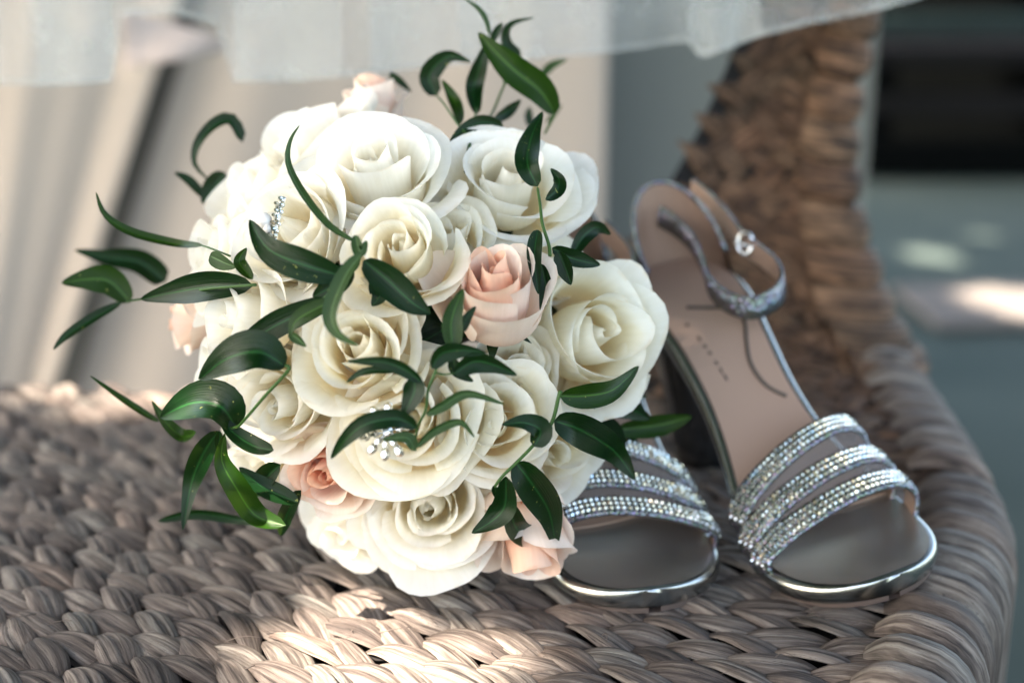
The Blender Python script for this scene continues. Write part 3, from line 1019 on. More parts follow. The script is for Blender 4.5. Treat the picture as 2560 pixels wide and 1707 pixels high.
for i, (cx, cy, rp, m_, opn, n, ax, din, gd, H, lab) in enumerate(ROSES):
    d = dome_depth(cx, cy) + din
    rose(P(cx, cy, d), 1.22 * rp * d / FPX, img_axis(*ax), M_PALE if m_ is M_PEACH else m_, opn, NP(n), lab, G_R, 40 + i, gd, H, heart=M_PEACH if m_ in (M_PEACH, M_PALE) else None)

# ------------------------------------------------------------------ leaves and sprigs (Italian ruscus)
def leaf_mesh(pts, hw, tilt, cup=.35, n=16, m=7, peak=.40, tipn=1.0):
    """pts: world points base -> tip, hw: half width in metres"""
    c = catmull(pts, n)
    V, U = [], []
    for k, p in enumerate(c):
        a = k / (n - 1)
        t = (c[min(k + 1, n - 1)] - c[max(k - 1, 0)]).normalized()
        view = (p - CAM).normalized()
        side = t.cross(view)
        if side.length < .15:
            side = t.cross(UP)
        side.normalize()
        tl = tilt(a) if callable(tilt) else tilt
        side = Matrix.Rotation(tl, 3, t) @ side
        nrm = side.cross(t).normalized()
        e = math.log(.5) / math.log(peak)
        w = hw * (math.sin(math.pi * a ** e) ** .85 if 0 < a < 1 else 0) * (1 if a < .6 else 1 - .12 * (a - .6) / .4) + .00025
        for j in range(m):
            b = j / (m - 1) * 2 - 1
            V.append(p + side * (b * w) + nrm * (-cup * w * b * b + .10 * w * math.exp(-(b / .16) ** 2)) + nrm * (.05 * hw * math.sin(7 * a + 3 * b)))
            U.append((j / (m - 1), a))
    return V, grid_faces(m, n), U
LV = random.Random(77)
def depth_for(px, py, lift, extra=0.0):
    d = dome_depth(px, py, SPHR + .006)
    return d - lift + extra
def leaf(parent, pts, hwpx, lift=.020, mat_=None, tilt=None, extra=0.0, bow=0.0, peak=.40, tipz=0.0):
    W_ = []
    n = len(pts)
    ds = [depth_for(x, y, lift, extra) for x, y in pts]
    dm = sum(ds) / n
    for k, (x, y) in enumerate(pts):
        a = k / (n - 1)
        d = lerp(ds[k], dm, .45) - bow * math.sin(math.pi * a) + tipz * a * a
        W_.append(P(x, y, d))
    tl = LV.uniform(-.55, .55) if tilt is None else tilt
    tw = LV.uniform(-.35, .35)
    hw = hwpx * dm / FPX / max(.6, math.cos(abs(tl) * .9))
    v, f, u = leaf_mesh(W_, hw, lambda a: tl + tw * (a - .4), cup=LV.uniform(.2, .5), peak=peak)
    return part('leaf', v, f, mat_ or M_LEAF, parent, u)
def stem(parent, pts, rpx, lift=.020, extra=0.0, end=.7):
    c = [P(x, y, depth_for(x, y, lift, extra)) for x, y in pts]
    d = (c[0] - CAM).dot(FWD)
    v, f = tube(catmull(c, 4 * len(c)), rpx * d / FPX, 7, rpx * end * d / FPX)
    return part('stem', v, f, M_STEM, parent, [(.5, .5)] * len(v))
G_S = 'ruscus sprigs in the bouquet'
def sprig(label, px, py, lift, name='ruscus_sprig'):
    return thing(name, P(px, py, depth_for(px, py, lift)), label, 'sprig', G_S)

s = sprig('tall leafy sprig rising from the top right of the bouquet', 1220, 310, .0)
X = .030
stem(s, [(1165, 430), (1172, 370), (1188, 330), (1215, 300), (1232, 280), (1262, 210), (1285, 180)], 5, 0, X)
stem(s, [(1190, 330), (1188, 290), (1196, 250)], 4, 0, X)
stem(s, [(1180, 345), (1150, 318), (1110, 260), (1092, 240)], 3.5, 0, X)
stem(s, [(1262, 210), (1240, 120), (1226, 92)], 3, 0, X + .004)
stem(s, [(1388, 285), (1375, 310), (1362, 335)], 4, .01, X)
leaf(s, [(1092, 240), (1072, 195), (1095, 158), (1130, 140), (1177, 156)], 25, 0, None, .1, X, peak=.30)
leaf(s, [(1150, 312), (1136, 255), (1105, 200)], 15, .004, M_LEAF2, .2, X)
leaf(s, [(1191, 288), (1184, 223), (1202, 159), (1222, 100)], 22, 0, None, .15, X)
leaf(s, [(1225, 90), (1212, 48), (1192, 20), (1160, -2)], 6, 0, M_LEAF3, .6, X)
leaf(s, [(1228, 106), (1242, 77), (1256, 58)], 9, 0, None, .2, X)
leaf(s, [(1302, 142), (1268, 118), (1261, 83), (1281, 57), (1333, 44)], 13, 0, None, .5, X + .01, peak=.25)
leaf(s, [(1388, 285), (1352, 228), (1290, 180), (1238, 130), (1196, 82)], 37, .012, M_LEAF2, .05, X, bow=.006)
leaf(s, [(1232, 300), (1271, 277), (1302, 250)], 14, 0, None, .3, X)
leaf(s, [(1258, 316), (1207, 306), (1159, 325), (1124, 356)], 16, .004, None, .2, X)
leaf(s, [(1351, 195), (1376, 166), (1417, 149)], 10, -.03, M_LEAF3, .3, X + .04)
leaf(s, [(1365, 306), (1385, 285), (1404, 262)], 5, -.02, M_LEAF3, .3, X + .04)
leaf(s, [(1326, 318), (1321, 290), (1325, 268)], 10, -.02, None, .3, X + .03)

s = sprig('thin sprig hanging over the wide-open upper right rose', 1350, 560, .012)
stem(s, [(1375, 640), (1372, 612), (1356, 560), (1351, 517), (1344, 470)], 5, .012)
leaf(s, [(1344, 466), (1318, 408), (1328, 344), (1356, 280)], 29, .016, None, -.1, bow=.004)
leaf(s, [(1364, 500), (1393, 474), (1397, 448), (1377, 422)], 17, .014, None, .2)
leaf(s, [(1344, 575), (1336, 640), (1346, 735)], 18, .008, None, .1)
leaf(s, [(1380, 620), (1420, 642), (1465, 655), (1500, 662)], 20, .0, None, -.2)
leaf(s, [(1395, 630), (1415, 675), (1428, 712)], 20, .0, None, .3)
leaf(s, [(1428, 645), (1458, 592), (1494, 568), (1526, 586)], 19, -.01, None, .2)
leaf(s, [(1352, 660), (1364, 720), (1352, 780)], 16, .0, None, .2)

s = sprig('curled dark leaves at the upper left edge of the bouquet', 560, 440, -.01)
leaf(s, [(606, 356), (576, 302), (532, 316), (494, 362), (488, 411), (524, 452)], 15, -.02, None, .5, .03, peak=.2)
leaf(s, [(560, 430), (530, 478), (505, 508)], 27, -.02, None, .1, .02)
leaf(s, [(512, 496), (472, 452), (437, 432)], 11, -.02, None, .3, .03)

s = sprig('long leafy sprig reaching out from the left side of the bouquet', 520, 720, .004)
stem(s, [(640, 712), (520, 722), (420, 742), (352, 748), (316, 754)], 4, .006)
leaf(s, [(508, 614), (439, 609), (329, 581), (263, 538), (240, 482)], 11, .010, M_LEAF2, .5)
stem(s, [(575, 640), (530, 622), (505, 614)], 3, .012)
leaf(s, [(524, 640), (555, 655), (590, 668)], 19, .014, M_LEAF3, .3)
leaf(s, [(632, 698), (598, 655), (616, 620)], 15, .016, M_LEAF2, .2)
leaf(s, [(414, 704), (351, 656), (263, 643), (187, 626)], 30, -.03, None, .1, .05, peak=.25)
leaf(s, [(326, 756), (276, 704), (219, 698), (154, 708)], 35, -.005, M_LEAF2, .05, .02)
leaf(s, [(632, 714), (530, 716), (440, 730), (352, 748)], 36, .010, None, .1)
leaf(s, [(304, 756), (230, 797), (165, 840), (134, 874)], 12, .0, None, .4, .02)

s = sprig('crossing broad leaves left of centre with one long thin upcurved leaf', 880, 690, .022)
stem(s, [(800, 760), (850, 705), (895, 660), (890, 610)], 6, .016)
leaf(s, [(890, 606), (822, 565), (759, 488), (720, 410), (725, 352), (748, 314)], 9, .030, M_LEAF3, .7, tipz=-.01)
leaf(s, [(856, 690), (764, 664), (671, 623), (624, 550)], 39, .022, None, -.1, bow=.006)
leaf(s, [(880, 668), (835, 712), (782, 742)], 30, .012, None, .1)
leaf(s, [(888, 588), (900, 628), (917, 602)], 14, .028, M_LEAF3, .2)
leaf(s, [(905, 632), (862, 690), (828, 780), (845, 832), (895, 862)], 19, .034, M_LEAF3, .5, tipz=-.006)
leaf(s, [(908, 652), (972, 703), (1030, 756), (1076, 785)], 38, .018, None, .1)
leaf(s, [(833, 750), (778, 777), (739, 803), (724, 838)], 19, .026, M_LEAF2, .3)
leaf(s, [(846, 745), (715, 800), (633, 846), (545, 890)], 32, .012, None, .1)
leaf(s, [(722, 832), (745, 848), (766, 866)], 10, .022, M_LEAF3, .3)
leaf(s, [(930, 700), (950, 735), (930, 765)], 22, .006, None, .1)

s = sprig('two big glossy leaves on a thin stem at the lower left of the bouquet', 660, 990, .022)
stem(s, [(714, 914), (720, 926), (661, 991), (612, 1048), (590, 1068), (560, 1066)], 5, .022)
leaf(s, [(714, 916), (651, 878), (569, 895), (498, 948)], 49, .024, None, .35, bow=.010, peak=.45)
leaf(s, [(590, 1068), (555, 1016), (483, 1006), (402, 1042)], 50, .024, None, .35, bow=.010, peak=.45)
leaf(s, [(396, 1054), (319, 1006), (226, 940)], 8, .010, M_LEAF2, .5)
leaf(s, [(490, 1080), (457, 1090), (416, 1057), (380, 1002)], 16, .020, M_LEAF2, .3)
leaf(s, [(546, 1076), (508, 1134), (478, 1210), (457, 1324)], 27, .024, None, .1)
leaf(s, [(550, 1078), (548, 1110), (552, 1140)], 9, .02, None, .2)
leaf(s, [(684, 1125), (631, 1112), (576, 1074), (540, 1022)], 22, .022, None, .3)
leaf(s, [(714, 1312), (640, 1288), (588, 1215), (554, 1149), (562, 1083)], 30, .026, M_LEAF2, .1, bow=.006)
leaf(s, [(395, 1302), (490, 1284), (600, 1300), (690, 1312)], 12, .000, None, .4)
leaf(s, [(752, 1225), (716, 1288), (702, 1338)], 19, .004, None, .2)
leaf(s, [(745, 1255), (660, 1218), (598, 1168)], 24, .004, None, .2)
leaf(s, [(700, 1160), (660, 1200), (640, 1240)], 26, -.004, None, .2)

s = sprig('slender sprig of narrow leaves crossing the crystal flower brooch', 1065, 1030, .026)
L_ = .028
stem(s, [(1092, 912), (1088, 930), (1070, 974), (1064, 1025), (1043, 1070), (1038, 1126)], 4.5, L_)
leaf(s, [(1056, 956), (1003, 920), (946, 904), (868, 903)], 16, L_, None, -.2)
leaf(s, [(990, 928), (914, 928), (867, 955)], 8, L_ - .006, None, .3)
leaf(s, [(1034, 944), (1034, 984), (1004, 1044)], 27, L_, None, .15)
leaf(s, [(1043, 1070), (993, 1046), (914, 1060), (860, 1102), (828, 1146)], 23, L_ + .004, None, .1, bow=.006)
leaf(s, [(1066, 1036), (1105, 1016), (1169, 984), (1260, 1010)], 12, L_ + .002, M_LEAF3, .3)
leaf(s, [(1043, 1117), (1073, 1086), (1121, 1060), (1156, 1057), (1186, 1092)], 10, L_ + .006, M_LEAF3, .4)
leaf(s, [(1036, 1126), (1018, 1094), (956, 1098)], 14, L_ + .004, M_LEAF3, .3)
leaf(s, [(1080, 922), (1105, 885), (1153, 876), (1214, 882)], 22, L_ + .004, None, .4)
stem(s, [(1088, 932), (1112, 936), (1138, 932)], 3, L_)
leaf(s, [(1137, 934), (1185, 905), (1233, 912), (1292, 937)], 25, L_ + .004, None, .3)
leaf(s, [(1132, 895), (1143, 926), (1183, 953)], 15, L_ - .008, None, .2)
leaf(s, [(1134, 876), (1129, 800), (1158, 722)], 25, L_, M_LEAF2, .2)
leaf(s, [(1154, 830), (1166, 797), (1189, 766)], 11, L_ - .004, None, .2)

s = sprig('drooping sprig with large pointed leaves at the lower right of the bouquet', 1380, 1060, .026)
stem(s, [(1402, 978), (1397, 990), (1378, 1059), (1334, 1112), (1291, 1156), (1256, 1190), (1237, 1216)], 5.5, L_)
leaf(s, [(1400, 990), (1460, 990), (1533, 974), (1596, 916)], 30, L_ + .002, M_LEAF2, .1)
leaf(s, [(1385, 1052), (1451, 1075), (1533, 1125), (1588, 1198)], 41, L_ + .004, None, .12, bow=.006)
leaf(s, [(1336, 1116), (1352, 1076), (1310, 1056), (1255, 1062)], 27, L_ + .004, None, .25, peak=.35)
leaf(s, [(1288, 1156), (1328, 1207), (1373, 1280), (1389, 1366)], 41, L_ + .004, None, .08, bow=.006)
leaf(s, [(1264, 1190), (1262, 1262), (1232, 1300), (1180, 1332)], 31, L_ + .006, None, .1)
leaf(s, [(1270, 1250), (1290, 1318), (1330, 1350), (1370, 1388)], 29, L_ + .002, None, -.15)
leaf(s, [(1236, 1212), (1238, 1228), (1242, 1246)], 7, L_, None, .1)
s = sprig('dark leaves sticking out behind the right-hand cream rose', 1500, 1040, .0)
leaf(s, [(1470, 1000), (1557, 1015), (1624, 1046)], 28, -.006, None, .15)
leaf(s, [(1540, 1075), (1650, 1062), (1730, 1040)], 27, -.012, M_LEAF2, .15)
leaf(s, [(1533, 976), (1575, 984), (1616, 992)], 10, .006, None, .2)
leaf(s, [(1480, 1040), (1520, 1090), (1560, 1180)], 40, -.016, None, .1)
leaf(s, [(1500, 1090), (1560, 1110), (1600, 1150)], 36, -.020, None, .1)
s = sprig('single dark leaf beside the peach bud at the top of the bouquet', 1000, 205, -.02)
leaf(s, [(974, 184), (1000, 203), (1028, 230)], 9, -.02, None, .3, .03)

# dark foliage packed between the blooms
V, F, U = [], [], []
fr = random.Random(5)
for k in range(150):
    a, b = fr.uniform(-1, 1), fr.uniform(-1, 1)
    c = fr.uniform(-.35, .95)
    n = Vector((a, b, c))
    if n.length < .2: continue
    n.normalize()
    ax = img_axis(n.x, n.y, n.z)
    ctr = SPHC + ax * fr.uniform(.055, .082)
    if ctr.z < ZS + .012: continue
    Mx = frame(ax, fr.uniform(0, 6.28))
    L2, W2 = fr.uniform(.018, .028), fr.uniform(.006, .010)
    pts = [ctr + Mx @ Vector((x * L2, 0, .006 * math.sin((x + 1) * 1.57))) for x in (-1, -.3, .4, 1)]
    off = len(V)
    cc = catmull(pts, 9)
    for q, p in enumerate(cc):
        w = W2 * math.sin(math.pi * min(1, q / 8 * .95 + .03)) ** .8 + .0002
        for j in (-1, 0, 1):
            V.append(p + Mx @ Vector((0, j * w, .15 * w * (1 - abs(j)))))
            U.append(((j + 1) / 2, q / 8))
    F += grid_faces(3, 9, off=off)
fl = part('filler_foliage', V, F, M_LEAF, None, U, loc=SPHC)
tag(fl, 'dark green leaves packed in the gaps between the roses', 'foliage', kind='stuff')

# ------------------------------------------------------------------ brooches
def facet_stone(c, nrm, tx, rx, ry, h, n=8):
    ty = nrm.cross(tx)
    V = []
    for (k, z) in ((1.0, 0), (1.0, h * .25), (.55, h)):
        for i in range(n):
            a = 2 * math.pi * (i + .5 * (z > 0)) / n
            V.append(c + tx * (math.cos(a) * rx * k) + ty * (math.sin(a) * ry * k) + nrm * z)
    return V, grid_faces(n, 3, True) + [tuple(2 * n + i for i in range(n))]
d = dome_depth(968, 1078) - .026
bc_ = P(968, 1078, d)
axb = img_axis(-.12, .06, 1)
Mb = frame(axb)
bx_ = (RIGHT - axb * RIGHT.dot(axb)).normalized(); by_ = axb.cross(bx_)
br = thing('flower_brooch', bc_, 'flower-shaped brooch of clear teardrop crystals on the large cream rose', 'brooch')
pm = d / FPX
v, f = facet_stone(bc_, axb, bx_, 15 * pm, 15 * pm, .003, 12)
part('setting', v, f, M_BRASS, br, smooth_=False)
for k in range(10):
    a = k * 2 * math.pi / 10 + .25
    dr = bx_ * math.cos(a) + by_ * math.sin(a)
    for (rr, sx, sy) in ((33, 13, 9), (57, 17, 12)):
        v, f = facet_stone(bc_ + dr * (rr * pm) + axb * .001, axb, dr, sx * pm, sy * pm, .0034, 9)
        part('crystal', v, f, M_CRYSTAL if rr == 50 else M_STONE, br, smooth_=False, attr=[.3] * len(v))
    v, f = tube([bc_ + dr * (12 * pm), bc_ + dr * (58 * pm)], .0007, 5)
    part('prong', v, f, M_BRASS, br)
d = dome_depth(680, 552) - .022
pc = P(678, 552, d)
axp = img_axis(-.35, .2, .9)
px_ = (RIGHT - axp * RIGHT.dot(axp)).normalized(); py_ = axp.cross(px_)
pm = d / FPX
pb = thing('pearl_brooch', pc, 'small pearl and rhinestone brooch on the left white rose', 'brooch')
def uvsphere(c, r, n=14, m=9):
    V = []
    for j in range(m):
        th = math.pi * (j + .02) / (m - 1 + .04)
        for i in range(n):
            V.append(c + Vector((math.sin(th) * math.cos(2 * math.pi * i / n), math.sin(th) * math.sin(2 * math.pi * i / n), math.cos(th))) * r)
    return V, grid_faces(n, m, True)
for (dx, dy, r_) in ((-14, -2, 21), (-2, -24, 12)):
    v, f = uvsphere(pc + px_ * (dx * pm) + py_ * (dy * pm) + axp * .002, r_ * pm)
    part('pearl', v, f, M_PEARL, pb)
for k in range(18):
    t = k / 17
    c = pc + px_ * ((lerp(10, 30, t) + 9 * math.sin(k * 2.4)) * pm) + py_ * ((lerp(-50, 52, t)) * pm) + axp * .001
    v, f = facet_stone(c, axp, px_, 6.5 * pm, 6.5 * pm, .002, 8)
    part('rhinestone', v, f, M_STONE, pb, smooth_=False, attr=[rng.random()] * len(v))
v, f = tube(catmull([pc + px_ * (14 * pm) + py_ * (-58 * pm), pc + px_ * (16 * pm), pc + px_ * (34 * pm) + py_ * (58 * pm)], 8), .0012, 6)
part('setting', v, f, M_BRASS, pb)

# ------------------------------------------------------------------ sandals
SY = [0, .006, .014, .028, .050, .075, .100, .122, .140, .156, .172, .186, .198, .207, .213, .2165]
SZ = [.112, .1115, .111, .109, .102, .086, .063, .043, .029, .0185, .0130, .0115, .0112, .0115, .012, .0122]
SWL = [.002, .013, .020, .0265, .0280, .0255, .0245, .028, .0335, .0380, .0405, .0395, .0345, .0260, .0160, .0015]
SWR = [.002, .013, .020, .0265, .0275, .0245, .0240, .028, .0345, .0395, .0415, .0395, .0335, .0250, .0150, .0015]
THK = .0095
SS = 1.06                                        # shoe size
def densify():
    global SY, SZ, SWL, SWR
    ny = np.concatenate([.03 * (1 - np.cos(np.linspace(0, np.pi / 2, 14))), np.linspace(.035, .165, 40), .172 + .0445 * np.sin(np.linspace(0, np.pi / 2, 26))])
    def sm(ys):
        m = np.gradient(np.array(ys), np.array(SY))
        out = []
        for y in ny:
            i = int(min(max(np.searchsorted(SY, y) - 1, 0), len(SY) - 2))
            h = SY[i + 1] - SY[i]; t = (y - SY[i]) / h
            out.append((2*t**3-3*t**2+1)*ys[i] + (t**3-2*t**2+t)*h*m[i] + (-2*t**3+3*t**2)*ys[i+1] + (t**3-t**2)*h*m[i+1])
        return np.array(out)
    z, a, b = sm(SZ), sm(SWL), sm(SWR)
    for w in (a, b):
        for k, y in enumerate(ny):
            if y > .172: w[k] = np.interp(.172, SY, SWL) * max(0, 1 - ((y - .172) / .0446) ** 2.25) ** .5 + .0002
            if y < .028: w[k] = np.interp(.028, SY, SWL) * max(0, 1 - ((.028 - y) / .0282) ** 2.1) ** .5 + .0002
    SY, SZ, SWL, SWR = list(ny), list(z), list(a), list(b)
densify()
def make_sandal(label, toe, heel, roll, mirror, ankle, heel_foot):
    """toe: world point of the toe tip on the seat; heel: heel end of the axis on the seat (both at seat level)"""
    ax = Vector((toe.x - heel.x, toe.y - heel.y, 0)); ax.normalize()
    ay = ax
    axx = Vector((ay.y, -ay.x, 0))              # to the wearer's right looking along the toe
    L = Matrix((axx, ay, Vector((0, 0, 1)))).transposed()
    Rr = Matrix.Rotation(roll, 3, ay)
    zoff = .0050
    base = Vector((toe.x, toe.y, ZS + zoff)) - ay * (.2165 * SS)
    sgn = -1 if mirror else 1
    pivot = Vector((-.033 * (1 if roll > 0 else 1), 0, 0)) if roll else Vector((0, 0, 0))
    def T(x, y, z):
        q = Vector((sgn * (x + .07 * max(0, y - .125)), y, z))
        q = (Rr_local @ (q - pv) + pv) * SS
        return base + L @ q
    Rr_local = Matrix.Rotation(roll, 3, 'Y')
    pv = Vector((.036, 0, 0)) if roll else Vector((0, 0, 0))
    t = thing('sandal', base, label, 'sandal', 'pair of silver heeled sandals')
    def sole_pt(y, s):
        """s -1..1 across"""
        z = interp(y, SY, SZ)
        w = interp(y, SY, SWL) if s < 0 else interp(y, SY, SWR)
        return Vector((s * w, y, z))
    ys = SY
    # body of the sole: rounded rim
    ring = []
    for k in range(9):                           # profile round the rim at one side: from top inner to bottom inner
        a = k / 8 * math.pi
        ring.append((math.sin(a) * .0035, math.cos(a) * THK / 2 - THK / 2))
    V = []
    nr = len(ring)
    for y in ys:
        z = interp(y, SY, SZ); wl, wr = interp(y, SY, SWL), interp(y, SY, SWR)
        e = min(1, min(wl, wr) / .006)
        for dx, dz in ring:
            V.append(T(-(wl + dx * e), y, z + dz))
        for dx, dz in reversed(ring):
            V.append(T(wr + dx * e, y, z + dz))
    F = grid_faces(2 * nr, len(ys), True)
    F.append(tuple(range(2 * nr))); F.append(tuple(range((len(ys) - 1) * 2 * nr, len(ys) * 2 * nr)))
    part('sole_rim', V, F, M_SILVER, t)
    # thin outsole below
    V = []
    for y in ys:
        z = interp(y, SY, SZ) - THK; wl, wr = interp(y, SY, SWL), interp(y, SY, SWR)
        for s in (-1, 1):
            w = (wl if s < 0 else wr) * .985
            V.append(T(s * w, y, z + .0012)); V.append(T(s * w * .99, y, z - .0026))
    F = []
    for k in range(len(ys) - 1):
        o = 4 * k
        F += [(o, o + 1, o + 5, o + 4), (o + 1, o + 3, o + 7, o + 5), (o + 3, o + 2, o + 6, o + 7)]
    part('outsole', V, F, M_OUTSOLE, t, smooth_=False)
    # insole sock (blush) and silver toe lining
    def sheet(y_lo, y_hi, inset, lift, name, m_, slant=0.0, ny=34, nxx=15, bulge=0.0):
        V, U = [], []
        for j in range(ny):
            for i in range(nxx):
                s = i / (nxx - 1) * 2 - 1
                f = j / (ny - 1)
                lo, hi = y_lo, y_hi + slant * s * (1 if y_lo < .01 else 0)
                if y_lo > .1: lo = y_lo + slant * s
                if y_lo < .1: hi += .004 * (1 - s * s)
                y = lerp(lo, hi, f)
                p = sole_pt(y, s)
                w = abs(p.x)
                p.x *= max(0, (w - inset)) / w if w > 1e-6 else 0
                p.z += lift - bulge * (1 - s * s)
                V.append(T(p.x, p.y, p.z)); U.append((i / (nxx - 1), f))
        return part(name, V, grid_faces(nxx, ny), m_, t, U)
    sl = .006
    sheet(.128, .2130, .0010, .0007, 'toe_lining', M_LINING, 0, bulge=.0006)
    sock = sheet(.004, .1520, .0020, .0019, 'insole', M_SOCK, sl)
    # stitched front edge of the insole
    pts = []
    for i in range(17):
        s = (i / 16 * 2 - 1) * .94
        y = .1520 + sl * s + .004 * (1 - s * s)
        p = sole_pt(y, s)
        pts.append(T(p.x, p.y, p.z + .0017))
    v, f = tube(pts, .0011, 6)
    part('insole_edge', v, f, M_SOCK, sock)
    # heel block
    hz = interp(.022, SY, SZ) - THK
    foot = heel_foot
    V = []
    n_ = 20
    for k in range(9):
        a = k / 8
        for i in range(n_):
            th = 2 * math.pi * i / n_
            c_, s_ = math.cos(th), math.sin(th)
            rx, ry = lerp(.0240, .0150, a ** .55), lerp(.0225, .0140, a ** .55)
            ex = .62
            x = rx * abs(c_) ** ex * (1 if c_ > 0 else -1)
            y = ry * abs(s_) ** ex * (1 if s_ > 0 else -1)
            yc = lerp(.025, .020, a)
            ztop = interp(max(0, yc + y), SY, SZ) - THK
            top = T(x, yc + y, ztop)
            q = top if a == 0 else None
            bottom = T(x, yc + y, 0); bottom = Vector((bottom.x, bottom.y, ZS + .005))
            top2 = T(x, yc + y, ztop)
            V.append(lerp(top2, bottom, a))
    F = grid_faces(n_, 9, True) + [tuple(range(8 * n_, 9 * n_))]
    part('heel', V, F, M_HEEL, t)
    # heel counter: cup round the back, inside blush, outside silver
    def counter(off, m_, name, par):
        V = []
        na, nh = 25, 9
        for j in range(nh):
            h = j / (nh - 1)
            for i in range(na):
                a = lerp(-1.75, 1.75, i / (na - 1))
                hgt = .048 * math.cos(a * .62) ** 1.6 + .004
                rx = lerp(.0275, .0235, h) + off
                ry = lerp(.029, .027, h) + off
                x = math.sin(a) * rx
                y = .029 - math.cos(a) * ry + .004 * h * h
                z = interp(max(0, min(.06, y)), SY, SZ) + h * hgt - .001
                V.append(T(x, y, z))
        return part(name, V, grid_faces(na, nh), m_, par)
    cn = counter(.0012, M_GLIT, 'heel_counter', t)
    counter(-.0006, M_SOCK, 'counter_lining', cn)
    top = []
    for i in range(25):
        a = lerp(-1.75, 1.75, i / 24)
        hgt = .048 * math.cos(a * .62) ** 1.6 + .004
        y = .029 - math.cos(a) * .0273 + .004
        top.append(T(math.sin(a) * .0238, y, interp(max(0, min(.06, y)), SY, SZ) + hgt - .001))
    v, f = tube(top, .0016, 7)
    part('topline', v, f, M_GLIT, cn)
    # toe straps: (left y, right y) along the sole, fan out on the right
    straps = [(.1740, .1690, .0250, 0), (.1615, .1550, .0290, 1), (.1490, .1400, .0330, 2)]
    def strap_curve(yl, yr, hmax, n):
        out = []
        for k in range(n):
            q = k / (n - 1)
            y = lerp(yl, yr, q)
            s = lerp(-1.0, 1.0, q)
            endt = max(0.0, 1 - min(q, 1 - q) / .06)
            wl, wr = interp(y, SY, SWL) + .0042 - .006 * endt ** 2, interp(y, SY, SWR) + .0042 - .006 * endt ** 2
            # rounded arch leaning to the far side
            x = -wl * math.cos(math.pi * q) if q < .5 else -wr * math.cos(math.pi * q)
            arch = math.sin(math.pi * q) ** .72 * (1 + .30 * math.sin(math.pi * (q - .5)))
            z = lerp(interp(yl, SY, SZ), interp(yr, SY, SZ), q) - .002 - .0075 * endt + hmax * arch
            out.append((x, y + .004 * math.sin(math.pi * q), z))
        return out
    curves = []
    for yl, yr, hm, idx in straps:
        n = 60
        c = [T(*p) for p in strap_curve(yl, yr, hm, n)]
        mid = T(0, .15, .02); fw = (T(0, .16, .02) - mid).normalized()
        Wd, Nm = [], []
        for k in range(n):
            tg = (c[min(k + 1, n - 1)] - c[max(k - 1, 0)]).normalized()
            w = (fw - tg * fw.dot(tg)).normalized()
            nn = w.cross(tg)
            ctr = T(0, lerp(yl, yr, k / (n - 1)), .01)
            if nn.dot(c[k] - ctr) < 0: nn = -nn
            # face of the strap leans forward a little
            w2 = (w - nn * .25).normalized(); nn2 = (nn + w * .25).normalized()
            Wd.append(w2); Nm.append(nn2)
        hw, th = .0070, .0024
        prof = [(-hw, -th / 2), (-hw, th * .3), (-hw * .8, th / 2), (hw * .8, th / 2), (hw, th * .3), (hw, -th / 2)]
        V = [c[k] + Wd[k] * a + Nm[k] * b for k in range(n) for a, b in prof]
        F = grid_faces(len(prof), n, True)
        st = part('toe_strap', V, F, M_GLIT, t)
        # blush lining
        V = [c[k] + Wd[k] * (a * hw * .96) - Nm[k] * (th / 2 + .0005) for k in range(n) for a in (-1, 1)]
        part('strap_lining', V, grid_faces(2, n), M_SOCK, st)
        # rhinestones: three rows (real geometry, too small to pick apart)
        SV2, SF2, SA2 = [], [], []
        ln = sum((c[k + 1] - c[k]).length for k in range(n - 1))
        ns = int(ln / .0031)
        g = random.Random(idx + 3)
        for k in range(int(ns * .055), int(ns * .945)):
            q = (k + .5) / ns * (n - 1)
            i0 = min(int(q), n - 2); fq = q - i0
            cc = lerp(c[i0], c[i0 + 1], fq); w_ = lerp(Wd[i0], Wd[i0 + 1], fq).normalized(); n_2 = lerp(Nm[i0], Nm[i0 + 1], fq).normalized()
            for row in (-1, 0, 1):
                jit = Vector((g.gauss(0, .045), g.gauss(0, .045), g.gauss(0, .045)))
                nn = (n_2 + jit).normalized()
                tx = (w_ - nn * w_.dot(nn)).normalized()
                v, f = facet_stone(cc + w_ * (row * .0037 - .0008) + n_2 * (th / 2 - .0003), nn, tx, .00158, .00158, .0014, 8)
                o = len(SV2)
                SV2 += v; SF2 += [tuple(a + o for a in q_) for q_ in f]; SA2 += [g.random()] * len(v)
        part('rhinestones', SV2, SF2, M_STONE, st, None, False, SA2, kind='stuff')
        curves.append((c, Wd, hw))
    # sheer mesh between the straps
    for q in range(2):
        (c1, W1, hw), (c2, W2, _) = curves[q], curves[q + 1]
        V = []
        for k in range(8, len(c1) - 1):
            a, b = c1[k] - W1[k] * hw * .8, c2[k] + W2[k] * hw * .8
            for i in range(5):
                V.append(lerp(a, b, i / 4))
        part('mesh_panel', V, grid_faces(5, len(c1) - 9), M_MESH, t)
    # ankle strap through given world points
    pts = catmull(ankle(T) if callable(ankle) else ankle, 70)
    V, VL = [], []
    prevN = None
    hw = .0066
    upv = T(0, 0, .2) - T(0, 0, 0); upv.normalize()
    for k, p in enumerate(pts):
        tg = (pts[min(k + 1, 69)] - pts[max(k - 1, 0)]).normalized()
        w = (upv - tg * upv.dot(tg)).normalized()
        nn = tg.cross(w)
        for a, b in ((-hw, -.0009), (-hw, .0009), (hw, .0009), (hw, -.0009)):
            V.append(p + w * a + nn * b)
        ins = -1 if nn.dot(p - sum(pts, Vector()) / 70) > 0 else 1
        for a in (-1, 1): VL.append(p + w * (a * hw * .95) + nn * (.0013 * ins))
    sa = part('ankle_strap', V, grid_faces(4, 70, True) + [(0, 1, 2, 3), (279, 278, 277, 276)], M_GLIT, t)
    part('strap_lining', VL, grid_faces(2, 70), M_SOCK, sa)
